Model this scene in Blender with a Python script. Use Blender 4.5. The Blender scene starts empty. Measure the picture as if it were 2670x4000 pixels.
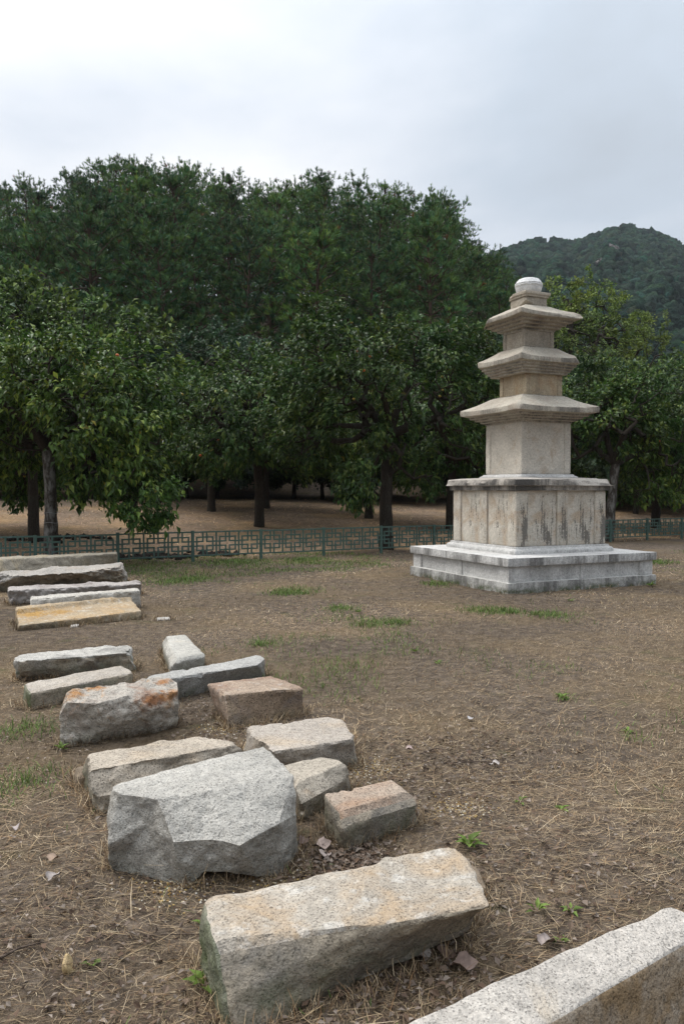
import bpy, math, random
import numpy as np
from mathutils import Vector, Matrix

# ------------------------------------------------------------------ camera, sky, sun, exposure
sc = bpy.context.scene
COL = sc.collection
R = math.radians
cam_d = bpy.data.cameras.new('camera'); cam = bpy.data.objects.new('camera', cam_d); COL.objects.link(cam)
cam_d.sensor_fit = 'VERTICAL'; cam_d.sensor_height = 36.0; cam_d.lens = 28.0
cam_d.clip_start = 0.05; cam_d.clip_end = 5000
EYE = 1.55; PITCH = math.atan(92 / 3111.0)
cam.location = (0, 0, EYE); cam.rotation_euler = (math.pi / 2 - PITCH, 0, 0)
sc.camera = cam

SUN_EL, SUN_AZ = R(52), R(-62)          # azimuth from +Y towards +X: the bright part of the sky is to the left
sun_dir = Vector((math.sin(SUN_AZ) * math.cos(SUN_EL), math.cos(SUN_AZ) * math.cos(SUN_EL), math.sin(SUN_EL)))
sd = bpy.data.lights.new('sun', 'SUN'); so = bpy.data.objects.new('sun', sd); COL.objects.link(so)
sd.energy = 1.5; sd.angle = R(24); sd.color = (1.0, 0.97, 0.92)
so.location = (0, 0, 60); so.rotation_euler = sun_dir.to_track_quat('Z', 'Y').to_euler()

W = bpy.data.worlds.new('World'); sc.world = W; W.use_nodes = True
wt = W.node_tree; wt.nodes.clear()
def wn(t, **k):
    n = wt.nodes.new(t)
    for a, b in k.items(): setattr(n, a, b)
    return n
w_out = wn('ShaderNodeOutputWorld'); w_bg = wn('ShaderNodeBackground'); w_bg.inputs[1].default_value = 0.1
w_sky = wn('ShaderNodeTexSky', sky_type='NISHITA', sun_disc=False, sun_elevation=SUN_EL, sun_rotation=SUN_AZ)
w_tc = wn('ShaderNodeTexCoord'); w_sep = wn('ShaderNodeSeparateXYZ')
wt.links.new(w_tc.outputs['Generated'], w_sep.inputs[0])
def wmath(op, a, b=None, clamp=False):
    n = wn('ShaderNodeMath', operation=op, use_clamp=clamp)
    for i, v in enumerate((a, b)):
        if v is None: continue
        if isinstance(v, (int, float)): n.inputs[i].default_value = v
        else: wt.links.new(v, n.inputs[i])
    return n.outputs[0]
zc = wmath('ADD', wmath('MAXIMUM', w_sep.outputs[2], 0.0), 0.22)      # cloud deck seen in perspective
cx = wmath('DIVIDE', w_sep.outputs[0], zc); cy = wmath('DIVIDE', w_sep.outputs[1], zc)
w_cmb = wn('ShaderNodeCombineXYZ'); wt.links.new(cx, w_cmb.inputs[0]); wt.links.new(cy, w_cmb.inputs[1])
w_n = wn('ShaderNodeTexNoise'); w_n.inputs['Scale'].default_value = 0.8; w_n.inputs['Detail'].default_value = 7
w_n.inputs['Roughness'].default_value = 0.52; w_n.inputs['Distortion'].default_value = 0.35
w_map = wn('ShaderNodeMapping'); w_map.inputs['Location'].default_value = (5.6, 0.4, 0)
wt.links.new(w_cmb.outputs[0], w_map.inputs[0]); wt.links.new(w_map.outputs[0], w_n.inputs['Vector'])
w_dot = wn('ShaderNodeVectorMath', operation='DOT_PRODUCT'); w_dot.inputs[1].default_value = sun_dir
wt.links.new(w_tc.outputs['Generated'], w_dot.inputs[0])
glow = wmath('MULTIPLY', wmath('ADD', w_dot.outputs['Value'], 0.0), 0.88)      # thinner, brighter cloud towards the sun
v = wmath('ADD', wmath('MULTIPLY', wmath('SUBTRACT', w_n.outputs[0], 0.5), 1.8), wmath('ADD', glow, 0.10))
w_ramp = wn('ShaderNodeValToRGB'); el = w_ramp.color_ramp.elements
el[0].position = 0.0; el[0].color = (0.30, 0.325, 0.355, 1)
el[1].position = 0.78; el[1].color = (0.66, 0.665, 0.675, 1)
e = el.new(0.30); e.color = (0.385, 0.43, 0.485, 1)
e = el.new(0.52); e.color = (0.51, 0.54, 0.585, 1)
wt.links.new(v, w_ramp.inputs[0])
w_mul = wn('ShaderNodeVectorMath', operation='SCALE'); w_mul.inputs['Scale'].default_value = 10.0
# an overcast sky is brighter overhead than at the horizon
zz_ = wmath('MAXIMUM', w_sep.outputs[2], 0.0); wt.links.new(wmath('MULTIPLY', wmath('ADD', wmath('MULTIPLY', wmath('MULTIPLY', wmath('MULTIPLY', zz_, zz_), zz_), 2.0), 0.92), 10.0), w_mul.inputs['Scale'])
wt.links.new(w_ramp.outputs[0], w_mul.inputs[0])
w_mix = wn('ShaderNodeMix', data_type='RGBA'); w_mix.inputs[0].default_value = 0.96
wt.links.new(w_sky.outputs[0], w_mix.inputs[6]); wt.links.new(w_mul.outputs[0], w_mix.inputs[7])
wt.links.new(w_mix.outputs[2], w_bg.inputs[0]); wt.links.new(w_bg.outputs[0], w_out.inputs[0])

sc.view_settings.view_transform = 'Standard'; sc.view_settings.look = 'None'
sc.view_settings.exposure = 0.68; sc.view_settings.gamma = 1.0; sc.view_settings.use_curve_mapping = False

# ------------------------------------------------------------------ helpers
FPX = 3111.0
def at(px, py, z=0.0):
    """world point at height z seen at photograph pixel (px, py)"""
    u = (px - 1335) / FPX; v = (py - 2000) / FPX
    dy = math.cos(PITCH) - v * math.sin(PITCH); dz = -math.sin(PITCH) - v * math.cos(PITCH)
    t = (z - EYE) / dz
    return np.array((u * t, dy * t, z))
def atd(px, d):
    return (px - 1335) / FPX * d

def _h(i, j, k, seed):
    n = (i * 374761393 + j * 668265263 + k * 1440662683 + seed * 974711) & 0xffffffff
    n = ((n ^ (n >> 13)) * 1274126177) & 0xffffffff
    return ((n ^ (n >> 16)) & 0xffff) / 32767.5 - 1.0
def vn(p, seed=0):
    p = np.asarray(p, float); i = np.floor(p).astype(np.int64); f = p - i; u = f * f * (3 - 2 * f)
    r = 0
    for a in (0, 1):
        for b in (0, 1):
            for c in (0, 1):
                w = (u[:, 0] if a else 1 - u[:, 0]) * (u[:, 1] if b else 1 - u[:, 1]) * (u[:, 2] if c else 1 - u[:, 2])
                r = r + w * _h(i[:, 0] + a, i[:, 1] + b, i[:, 2] + c, seed)
    return r
def fbm(p, o=3, seed=0, g=0.5):
    r = 0; a = 1.0; p = np.asarray(p, float)
    for k in range(o):
        r = r + a * vn(p * (2.03 ** k) + 7.3 * k, seed + k); a *= g
    return r
def sstep(a, b, x):
    t = np.clip((x - a) / (b - a), 0, 1); return t * t * (3 - 2 * t)

def mesh(name, V, F, tone=None, smooth=False, sharp=None):
    """V (n,3); F (m,k) array or list of such arrays; tone (n,3) colours"""
    V = np.ascontiguousarray(V, dtype=np.float32)
    Fs = F if isinstance(F, list) else [F]
    me = bpy.data.meshes.new(name)
    me.vertices.add(len(V)); me.vertices.foreach_set('co', V.ravel())
    nl = sum(f.size for f in Fs); npoly = sum(len(f) for f in Fs)
    me.loops.add(nl); me.polygons.add(npoly)
    me.loops.foreach_set('vertex_index', np.concatenate([np.asarray(f, np.int32).ravel() for f in Fs]))
    st = []; o = 0
    for f in Fs:
        st.append(o + np.arange(len(f), dtype=np.int32) * f.shape[1]); o += f.size
    me.polygons.foreach_set('loop_start', np.concatenate(st).astype(np.int32))
    me.polygons.foreach_set('use_smooth', np.full(npoly, smooth or sharp is not None, dtype=bool))
    if tone is not None:
        a = me.color_attributes.new('tone', 'FLOAT_COLOR', 'POINT')
        c = np.ones((len(V), 4), np.float32); c[:, :3] = tone
        a.data.foreach_set('color', c.ravel())
    me.update(calc_edges=True); me.validate()
    if sharp is not None: me.set_sharp_from_angle(angle=R(sharp))
    return me
def obj(name, me, mat=None, parent=None, loc=None, rz=None):
    o = bpy.data.objects.new(name, me); COL.objects.link(o)
    if mat is not None and me is not None and not me.materials: me.materials.append(mat)
    if parent is not None: o.parent = parent
    if loc is not None: o.location = loc
    if rz is not None: o.rotation_euler[2] = rz
    return o
def tag(o, label=None, cat=None, group=None, kind=None):
    if label: o['label'] = label
    if cat: o['category'] = cat
    if group: o['group'] = group
    if kind: o['kind'] = kind
    return o
def copy_tree(o, parent=None):
    c = o.copy(); COL.objects.link(c); c.parent = parent
    for ch in list(o.children): copy_tree(ch, c)
    return c

# ---- surface lattice of a box: unit coords -1..1 on the skin, quads
def skin(nx, ny, nz):
    idx = -np.ones((nx + 1, ny + 1, nz + 1), int)
    I, J, K = np.meshgrid(np.arange(nx + 1), np.arange(ny + 1), np.arange(nz + 1), indexing='ij')
    m = (I == 0) | (I == nx) | (J == 0) | (J == ny) | (K == 0) | (K == nz)
    idx[m] = np.arange(m.sum())
    P = np.stack([I[m] / nx, J[m] / ny, K[m] / nz], 1) * 2 - 1
    F = []
    def q(a, flip):
        b = np.stack([a[:-1, :-1], a[1:, :-1], a[1:, 1:], a[:-1, 1:]], -1).reshape(-1, 4)
        F.append(b[:, ::-1] if flip else b)
    q(idx[0], True); q(idx[nx], False); q(idx[:, 0], False); q(idx[:, ny], True); q(idx[:, :, 0], True); q(idx[:, :, nz], False)
    return P, np.concatenate(F)

def rough_box(h, res, r, rough, seed, cuts=(), topflat=1.0, fine=1.0, chips=0, chip_r=0.09, chip_d=0.012):
    """rounded, weathered box of half sizes h; cuts = (point, normal) fracture planes; returns metric points, quads"""
    h = np.asarray(h, float)
    n = np.maximum(2, np.ceil(2 * h / res).astype(int))
    P, F = skin(*n)
    q = P * h
    r = min(r, 0.9 * h.min())
    c = np.clip(q, -(h - r), h - r); d = q - c; L = np.linalg.norm(d, axis=1, keepdims=True); L[L == 0] = 1
    nr = d / L; q = c + nr * r
    for pt, nv in cuts:
        nv = np.asarray(nv, float); nv = nv / np.linalg.norm(nv)
        s = (q - np.asarray(pt, float)) @ nv
        s = s + 0.35 * rough * vn(q * 9, seed + 5)
        hit = s > 0
        q[hit] -= s[hit][:, None] * nv
        nr[hit] = nv
    rg = np.random.default_rng(seed + 1000)
    for _ in range(chips):                      # local scars along the arrises
        ax = rg.integers(0, 3); sg = rg.choice([-1, 1], 3); pt = sg * h; pt[ax] = rg.uniform(-1, 1) * h[ax]
        nv = sg.astype(float); nv[ax] = rg.uniform(-0.35, 0.35); nv += rg.normal(size=3) * 0.2; nv /= np.linalg.norm(nv)
        s = (q - pt) @ nv + r * 0.45 + chip_d * rg.uniform(0.4, 1.6)
        hit = (s > 0) & (np.linalg.norm(q - pt, axis=1) < chip_r * rg.uniform(0.5, 1.5))
        q[hit] -= s[hit][:, None] * nv; nr[hit] = nv
    f = np.where(nr[:, 2] > 0.75, topflat, 1.0)
    disp = rough * f * (0.9 * fbm(q * 5, 3, seed) + fine * 0.45 * fbm(q * 24, 2, seed + 3))
    # chipped arrises
    edge = np.sort(np.abs(q) / h, axis=1)[:, 1]
    chip = np.clip(vn(q * 11, seed + 9) - 0.15, 0, 1) * sstep(0.80, 1.0, edge)
    q = q + nr * (disp - rough * 1.1 * chip)[:, None]
    return q, F

# ---- procedural materials
class NT:
    def __init__(self, name):
        self.m = bpy.data.materials.new(name); self.m.use_nodes = True
        self.t = self.m.node_tree; self.t.nodes.clear()
        self.out = self.t.nodes.new('ShaderNodeOutputMaterial')
        self.b = self.t.nodes.new('ShaderNodeBsdfPrincipled')
        self.t.links.new(self.b.outputs[0], self.out.inputs[0])
        self.tc = self.t.nodes.new('ShaderNodeTexCoord')
    def n(self, t, **k):
        x = self.t.nodes.new(t)
        for a, b in k.items(): setattr(x, a, b)
        return x
    def set(self, s, v):
        if isinstance(v, bpy.types.NodeSocket): self.t.links.new(v, s)
        elif isinstance(v, (tuple, list)) and len(v) == 3 and s.type == 'RGBA': s.default_value = (*v, 1)
        else: s.default_value = v
    def vec(self, scale=(1, 1, 1), loc=(0, 0, 0), src='Object'):
        mp = self.n('ShaderNodeMapping'); mp.inputs['Scale'].default_value = scale; mp.inputs['Location'].default_value = loc
        self.t.links.new(self.tc.outputs[src], mp.inputs[0]); return mp.outputs[0]
    def noise(self, scale, detail=3, rough=0.55, vec=None, dist=0.0):
        x = self.n('ShaderNodeTexNoise'); x.inputs['Scale'].default_value = scale; x.inputs['Detail'].default_value = detail
        x.inputs['Roughness'].default_value = rough; x.inputs['Distortion'].default_value = dist
        self.t.links.new(vec if vec is not None else self.tc.outputs['Object'], x.inputs['Vector']); return x.outputs[0]
    def voro(self, scale, vec=None, out='Color'):
        x = self.n('ShaderNodeTexVoronoi'); x.inputs['Scale'].default_value = scale
        self.t.links.new(vec if vec is not None else self.tc.outputs['Object'], x.inputs['Vector']); return x.outputs[out]
    def ramp(self, v, stops, interp='LINEAR'):
        x = self.n('ShaderNodeValToRGB'); x.color_ramp.interpolation = interp
        e = x.color_ramp.elements
        for i, (p, c) in enumerate(stops):
            c = (c, c, c) if isinstance(c, (int, float)) else c
            y = e[i] if i < 2 else e.new(p)
            y.position = p; y.color = (*c, 1)
        self.t.links.new(v, x.inputs[0]); return x.outputs[0]
    def mix(self, f, a, b, mode='MIX'):
        x = self.n('ShaderNodeMix', data_type='RGBA', blend_type=mode)
        self.set(x.inputs[0], f); self.set(x.inputs[6], a); self.set(x.inputs[7], b); return x.outputs[2]
    def math(self, op, a, b=0.0, clamp=False):
        x = self.n('ShaderNodeMath', operation=op, use_clamp=clamp); self.set(x.inputs[0], a); self.set(x.inputs[1], b); return x.outputs[0]
    def bump(self, v, strength, dist):
        x = self.n('ShaderNodeBump'); x.inputs['Strength'].default_value = strength; x.inputs['Distance'].default_value = dist
        self.t.links.new(v, x.inputs['Height']); self.t.links.new(x.outputs[0], self.b.inputs['Normal'])
    def done(self, col, rough=0.85, spec=0.3):
        self.set(self.b.inputs['Base Color'], col); self.set(self.b.inputs['Roughness'], rough)
        self.set(self.b.inputs['Specular IOR Level'], spec); return self.m

def granite(name, light, stain=None, stain_at=0.56, stain2=None, moss=0.0, moss_top=0.25, grime=0.0, streak=0.0, cov=0.52, grain=170, contrast=1.0, spots=0.0, off=0.0, bumpd=0.016, rust=()):
    k = NT(name); L = np.array(light)
    o = k.vec(loc=(off, off * 1.7, off * 0.6))
    big = k.noise(2.6, 5, 0.6, o)
    col = k.ramp(big, [(0.28, tuple(L * 0.78)), (0.72, tuple(np.minimum(L * 1.12, 0.85)))])
    mid = k.noise(26, 4, 0.65, o)
    col = k.mix(0.75, col, k.ramp(mid, [(0.3, 0.72), (0.7, 1.12)]), 'MULTIPLY')
    if stain is not None:
        s = k.ramp(k.noise(3.4, 6, 0.62, k.vec(loc=(off + 3, 1.2, 0)), 0.6), [(stain_at - 0.07, 0.0), (stain_at + 0.10, 0.85)])
        col = k.mix(s, col, k.mix(0.5, stain, k.mix(mid, (0.3, 0.3, 0.3), stain, 'MIX'), 'MIX'))
    if stain2 is not None:
        s = k.ramp(k.noise(4.6, 6, 0.66, k.vec(loc=(off - 5, 2.2, 1)), 0.8), [(0.56, 0.0), (0.67, 0.9)])
        col = k.mix(s, col, stain2)
    if spots:
        s = k.ramp(k.noise(14, 4, 0.6, k.vec(loc=(off + 9, 0, 0))), [(0.55, 0.0), (0.66, spots)])
        col = k.mix(s, col, (0.60, 0.585, 0.55))
    for (pt, rad_, cc_) in rust:                # rust patches where iron has bled out of the stone
        gp = k.n('ShaderNodeNewGeometry'); dm = k.n('ShaderNodeVectorMath', operation='SUBTRACT'); k.t.links.new(gp.outputs['Position'], dm.inputs[0]); dm.inputs[1].default_value = tuple(pt)
        ds = k.n('ShaderNodeVectorMath', operation='MULTIPLY'); k.t.links.new(dm.outputs[0], ds.inputs[0]); ds.inputs[1].default_value = (0.45, 0.45, 1.0)
        le = k.n('ShaderNodeVectorMath', operation='LENGTH'); k.t.links.new(ds.outputs[0], le.inputs[0])
        dd = k.math('ADD', le.outputs['Value'], k.math('MULTIPLY', k.math('SUBTRACT', k.noise(16, 5, 0.7, o), 0.5), rad_ * 2.4))
        col = k.mix(k.ramp(k.math('DIVIDE', dd, rad_), [(0.35, 0.9), (1.0, 0.0)]), col, k.mix(mid, tuple(np.array(cc_) * 0.5), cc_))
    # crystals: dark mica, pale feldspar
    g = k.voro(grain, o); sep = k.n('ShaderNodeSeparateColor'); k.t.links.new(g, sep.inputs[0])
    c = contrast
    col = k.mix(1.0, col, k.ramp(sep.outputs[0], [(0.0, 1 - 0.62 * c), (0.10, 1 - 0.50 * c), (0.16, 1 - 0.10 * c), (0.80, 1.0), (0.9, 1 + 0.18 * c)]), 'MULTIPLY')
    g2 = k.voro(grain * 0.62, o); sep2 = k.n('ShaderNodeSeparateColor'); k.t.links.new(g2, sep2.inputs[0])
    col = k.mix(0.7 * c, col, k.ramp(sep2.outputs[1], [(0.0, 0.6), (0.08, 0.72), (0.16, 0.97), (1.0, 1.06)]), 'MULTIPLY')
    geo = k.n('ShaderNodeNewGeometry'); sn = k.n('ShaderNodeSeparateXYZ'); k.t.links.new(geo.outputs['Normal'], sn.inputs[0])
    vert = k.ramp(k.math('ABSOLUTE', sn.outputs[2]), [(0.30, 1.0), (0.62, 0.0)])
    if grime:
        gr = k.math('MULTIPLY', k.ramp(k.noise(4.5, 6, 0.68, k.vec(loc=(off + 1, off, 2))), [(0.36, 0.0), (0.60, 1.0)]), vert)
        col = k.mix(k.math('MULTIPLY', gr, grime), col, k.mix(mid, (0.06, 0.055, 0.045), (0.20, 0.175, 0.135)))
    if streak:
        fine = k.noise(1.0, 5, 0.65, k.vec(scale=(34, 34, 1.6), loc=(off, off, 0)))
        wide = k.noise(1.0, 4, 0.6, k.vec(scale=(2.6, 2.6, 0.8), loc=(off * 2, 4, off)))
        mot = k.noise(45, 3, 0.7, o)
        m_ = k.math('ADD', k.math('MULTIPLY', wide, 1.0), k.math('ADD', k.math('MULTIPLY', fine, 0.42), k.math('MULTIPLY', mot, 0.26)))
        s = k.math('MULTIPLY', k.ramp(m_, [(cov + 0.28, 0.0), (cov + 0.50, 1.0)]), vert)
        col = k.mix(k.math('MULTIPLY', s, streak), col, k.mix(mot, (0.035, 0.033, 0.032), (0.10, 0.095, 0.088)))
    if moss:
        sp = k.n('ShaderNodeSeparateXYZ'); k.t.links.new(k.tc.outputs['Object'], sp.inputs[0])
        hz = k.ramp(k.math('DIVIDE', sp.outputs[2], moss_top), [(0.25, 1.0), (0.95, 0.0)])
        s = k.math('MULTIPLY', k.math('MULTIPLY', k.ramp(k.noise(7, 5, 0.65, o), [(0.40, 0.0), (0.62, 1.0)]), hz), vert)
        col = k.mix(k.math('MULTIPLY', s, moss), col, k.mix(mid, (0.035, 0.055, 0.018), (0.10, 0.11, 0.05)))
    hgt = k.math('ADD', k.math('ADD', k.math('MULTIPLY', mid, 1.0), k.math('MULTIPLY', k.noise(120, 3, 0.6, o), 0.4)), k.math('MULTIPLY', k.noise(11, 4, 0.6, o), 0.55))
    k.bump(hgt, 0.85, bumpd)
    return k.done(col, 0.9, 0.22)

def toned(name, base=(1, 1, 1), rough=0.6, spec=0.3, trans=0.0, var=0.0):
    k = NT(name); a = k.n('ShaderNodeAttribute', attribute_name='tone')
    col = k.mix(1.0, a.outputs['Color'], base, 'MULTIPLY')
    if var:
        oi = k.n('ShaderNodeObjectInfo')
        col = k.mix(1.0, col, k.ramp(oi.outputs['Random'], [(0.0, (1 - var, 1 - var, 1 - var * 0.5)), (0.5, (1.0, 1.0, 1.0)), (1.0, (1 + var * 1.1, 1 + var * 0.8, 1 - var * 0.2))]), 'MULTIPLY')
    k.done(col, rough, spec)
    if trans:
        t = k.n('ShaderNodeBsdfTranslucent'); k.t.links.new(col, t.inputs[0])
        ms = k.n('ShaderNodeMixShader'); ms.inputs[0].default_value = trans
        k.t.links.new(k.b.outputs[0], ms.inputs[1]); k.t.links.new(t.outputs[0], ms.inputs[2])
        k.t.links.new(ms.outputs[0], k.out.inputs[0])
    return k.m

# ------------------------------------------------------------------ terrain
def fence_s(x, y): return (y - (18.5 + 0.57 * x)) * 0.869
def gz(x, y):
    x = np.asarray(x, float); y = np.asarray(y, float)
    s = fence_s(x, y)
    z = 0.075 * np.clip(s - 1.2, 0, 14) + 0.03 * np.clip(s - 14, 0, 400)
    fx = 1 - sstep(8, 24, x - 0.16 * (y - 55))
    z = z + fx * 17.8 * sstep(36, 76, y) - 0.03 * fx * np.clip(s - 14, 0, 400) * 0.6
    p = np.stack([x, y, 0 * x], -1).reshape(-1, 3)
    b = (0.022 * vn(p * 0.55, 3) + 0.014 * vn(p * 1.7, 4) + 0.006 * vn(p * 6.1, 5)).reshape(x.shape)
    far = 0.35 * (vn(p * 0.12, 8)).reshape(x.shape) * sstep(34, 50, y)
    return z + b * (0.4 + 0.6 * sstep(0, 9, np.abs(y - 9) + 2)) + far

def spaced(lims):
    out = []
    for a, b, s in lims: out.append(np.arange(a, b, s))
    return np.concatenate(out + [np.array([lims[-1][1]])])
gx = spaced([(-300, -60, 20), (-60, -12, 1.5), (-12, -5, 0.25), (-5, 6, 0.10), (6, 14, 0.25), (14, 70, 1.5), (70, 600, 20)])
gy = spaced([(-60, -4, 4), (-4, 1.2, 0.4), (1.2, 8, 0.085), (8, 16, 0.15), (16, 40, 0.35), (40, 110, 1.5), (110, 820, 20)])
X, Y = np.meshgrid(gx, gy, indexing='ij')
Z = gz(X, Y)
V = np.stack([X, Y, Z], -1).reshape(-1, 3)
ii = np.arange(V.shape[0]).reshape(X.shape)
F = np.stack([ii[:-1, :-1], ii[1:, :-1], ii[1:, 1:], ii[:-1, 1:]], -1).reshape(-1, 4)
k = NT('dry_ground')
n1 = k.noise(0.55, 5, 0.6); n2 = k.noise(9, 6, 0.7); n3 = k.noise(55, 4, 0.7); n4 = k.noise(1.9, 4, 0.6)
c = k.ramp(n2, [(0.25, (0.040, 0.031, 0.025)), (0.5, (0.125, 0.099, 0.077)), (0.75, (0.25, 0.20, 0.155))])
c = k.mix(0.8, c, k.ramp(n3, [(0.3, 0.55), (0.7, 1.35)]), 'MULTIPLY')
c = k.mix(k.ramp(n1, [(0.45, 0.0), (0.66, 0.6)]), c, k.mix(n3, (0.10, 0.07, 0.04), (0.30, 0.22, 0.12)))
c = k.mix(k.ramp(n4, [(0.60, 0.0), (0.72, 0.5)]), c, k.mix(n3, (0.03, 0.05, 0.015), (0.11, 0.13, 0.045)))
k.bump(k.math('ADD', n3, n2), 0.9, 0.03)
ga = k.n('ShaderNodeAttribute', attribute_name='tone'); c = k.mix(1.0, c, ga.outputs['Color'], 'MULTIPLY')
M_ground = k.done(c, 0.95, 0.1)
s_ = fence_s(V[:, 0], V[:, 1]); mulch = sstep(0.2, 1.6, s_) * (1 - sstep(13, 16, s_))
gtone = 1 + mulch[:, None] * np.array((0.75, 0.60, 0.44))[None] * (1 + 0.45 * vn(V * np.array((0.5, 0.9, 0)), 41) + 0.35 * vn(V * np.array((2.2, 3.0, 0)), 42))[:, None]
tag(obj('ground', mesh('ground', V, F, gtone, smooth=True), M_ground), kind='structure')

# ------------------------------------------------------------------ far mountain with its wood
RIDGE = np.array([(1000, 640), (1060, 605), (1120, 577), (1160, 560), (1200, 546), (1255, 532), (1285, 544), (1310, 545), (1360, 529), (1400, 516), (1437, 509), (1480, 519), (1520, 535), (1568, 555), (1640, 580), (1740, 600), (1900, 590), (2100, 620)], float)
ru = (RIDGE[:, 0] * 1.7028 - 1335) / FPX; re_ = (1908 - RIDGE[:, 1] * 1.7028) / FPX
RR = 620.0
def mz(u, r):
    e = np.interp(u, ru, re_)
    t = np.clip((r - 120) / (RR - 120), 0, 1.4)
    prof = np.where(t <= 1, t ** 1.12, 1 - 1.6 * (t - 1))
    p = np.stack([u * 30, r * 0.012, 0 * u], -1).reshape(-1, 3)
    return 3.5 + (e * RR - 10) * prof + (10 * (vn(p, 31) + 0.5 * vn(p * 2.1, 32))).reshape(u.shape) * np.sin(np.clip(t, 0, 1) * math.pi) ** 0.8
U, RD = np.meshgrid(np.linspace(0.03, 0.74, 90), np.linspace(115, 760, 80), indexing='ij')
V = np.stack([U * RD, RD, mz(U, RD)], -1).reshape(-1, 3)
ii = np.arange(len(V)).reshape(U.shape)
F = np.stack([ii[:-1, :-1], ii[1:, :-1], ii[1:, 1:], ii[:-1, 1:]], -1).reshape(-1, 4)
k = NT('mountain_floor'); M_mtn = k.done(k.ramp(k.noise(0.3, 4), [(0.3, (0.015, 0.028, 0.012)), (0.7, (0.04, 0.06, 0.025))]), 0.95, 0.05)
tag(obj('mountain', mesh('mountain', V, F, smooth=True), M_mtn), kind='structure')

def ico(sub):
    import bmesh
    bm = bmesh.new(); bmesh.ops.create_icosphere(bm, subdivisions=sub, radius=1.0)
    V = np.array([v.co[:] for v in bm.verts]); F = np.array([[v.index for v in f.verts] for f in bm.faces]); bm.free(); return V, F
IV, IF = ico(2)
rng = np.random.default_rng(5)
N = 7400
u = rng.uniform(0.08, 0.60, N); r = 150 + (RR + 25 - 150) * rng.random(N) ** 0.72
cen = np.stack([u * r, r, mz(u, r)], -1)
rad = rng.uniform(1.5, 3.4, N) * (0.75 + r / 1500)
Vs = IV[None] * np.stack([rad * rng.uniform(0.85, 1.15, N), rad * rng.uniform(0.85, 1.15, N), rad * rng.uniform(0.8, 1.15, N)], -1)[:, None, :]
rep = np.repeat(np.arange(N), len(IV))
q = (IV[None] * 1.7 + cen[:, None] * 0.9).reshape(-1, 3)
dsp = 1 + 0.42 * vn(q, 3) + 0.36 * vn(q * 2.3, 4)
Vs = Vs.reshape(-1, 3) * dsp[:, None] + cen[rep] + np.array((0, 0, 1.2))
Fs = (IF[None] + (np.arange(N) * len(IV))[:, None, None]).reshape(-1, 3)
base = np.array((0.024, 0.050, 0.030))[None] * rng.uniform(0.55, 1.5, N)[:, None] * (1 + 0.18 * rng.normal(size=(N, 3)) * np.array((1, 0.3, 0.6)))
tone = np.clip(base[rep] * (1 + 0.55 * vn(q * 3.1, 9))[:, None], 0.004, 0.3)
k = NT('far_canopy'); a = k.n('ShaderNodeAttribute', attribute_name='tone')
nz = k.noise(1.1, 4, 0.75); k.bump(nz, 1.0, 2.2)
M_far = k.done(k.mix(1.0, a.outputs['Color'], k.ramp(nz, [(0.3, 0.45), (0.7, 1.5)]), 'MULTIPLY'), 0.9, 0.05)
tag(obj('mountain_forest', mesh('mountain_forest', Vs, Fs, tone, smooth=True), M_far), 'hazy dark green wood covering the far mountain slope', 'forest', kind='stuff')
# bare crags among the trees
M_crag = granite('crag_rock', (0.20, 0.185, 0.175), grain=1.2, contrast=0.3)
CR = [(2390, 985, 430, 4.5, 'pale grey crag with two steps high on the far mountain'), (2340, 1000, 425, 2.6, 'small pale crag left of the stepped one on the far mountain'), (2468, 955, 470, 3.5, 'slanting pale crag nearest below the mountain peak'), (2128, 1092, 420, 3.5, 'pale rock patch low on the mountain above the pagoda finial')]
for i, (px, py, d, w, lab) in enumerate(CR):
    q, F = rough_box((w * 0.6, 4.5, w * 0.45), 0.9, 1.0, 1.6, 40 + i, cuts=[((0, -2, w * 0.2), (0.2, -0.8, 0.6)), ((w * 0.3, 0, 0), (0.8, -0.3, 0.4))])
    x = atd(px, d); z = float(mz(np.array([x / d]), np.array([d]))[0]) + 1.5
    tag(obj('crag', mesh('crag', q, F, sharp=40), M_crag, loc=(x, d, z)), lab, 'rock', 'crags on the mountain')

# ------------------------------------------------------------------ trees
M_bark = None
def bark(name, base, lichen, amount):
    k = NT(name); n = k.noise(9, 5, 0.65, k.vec(scale=(1, 1, 0.35))); f = k.noise(60, 4, 0.7, k.vec(scale=(1, 1, 0.3)))
    c = k.ramp(f, [(0.3, tuple(np.array(base) * 0.45)), (0.7, tuple(np.array(base) * 1.5))])
    c = k.mix(k.ramp(n, [(0.60 - 0.2 * amount, 0.0), (0.72 - 0.2 * amount, amount)]), c, k.mix(f, tuple(np.array(lichen) * 0.5), lichen))
    k.bump(k.math('ADD', f, n), 0.9, 0.02)
    return k.done(c, 0.95, 0.1)
M_bark_pale = bark('bark_lichen', (0.060, 0.050, 0.042), (0.36, 0.35, 0.325), 0.62)
M_bark_dark = bark('bark_dark', (0.045, 0.037, 0.030), (0.12, 0.13, 0.10), 0.35)
M_bark_pine = bark('bark_pine', (0.075, 0.050, 0.038), (0.12, 0.08, 0.06), 0.3)
M_leaf_persimmon = toned('persimmon_leaf', (1, 1, 1), 0.42, 0.26, 0.22, 0.2)
M_leaf_broad = toned('broad_leaf', (1, 1, 1), 0.55, 0.35, 0.2, 0.0)
M_needle = toned('pine_needle', (1, 1, 1), 0.65, 0.15, 0.12, 0.38)

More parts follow.
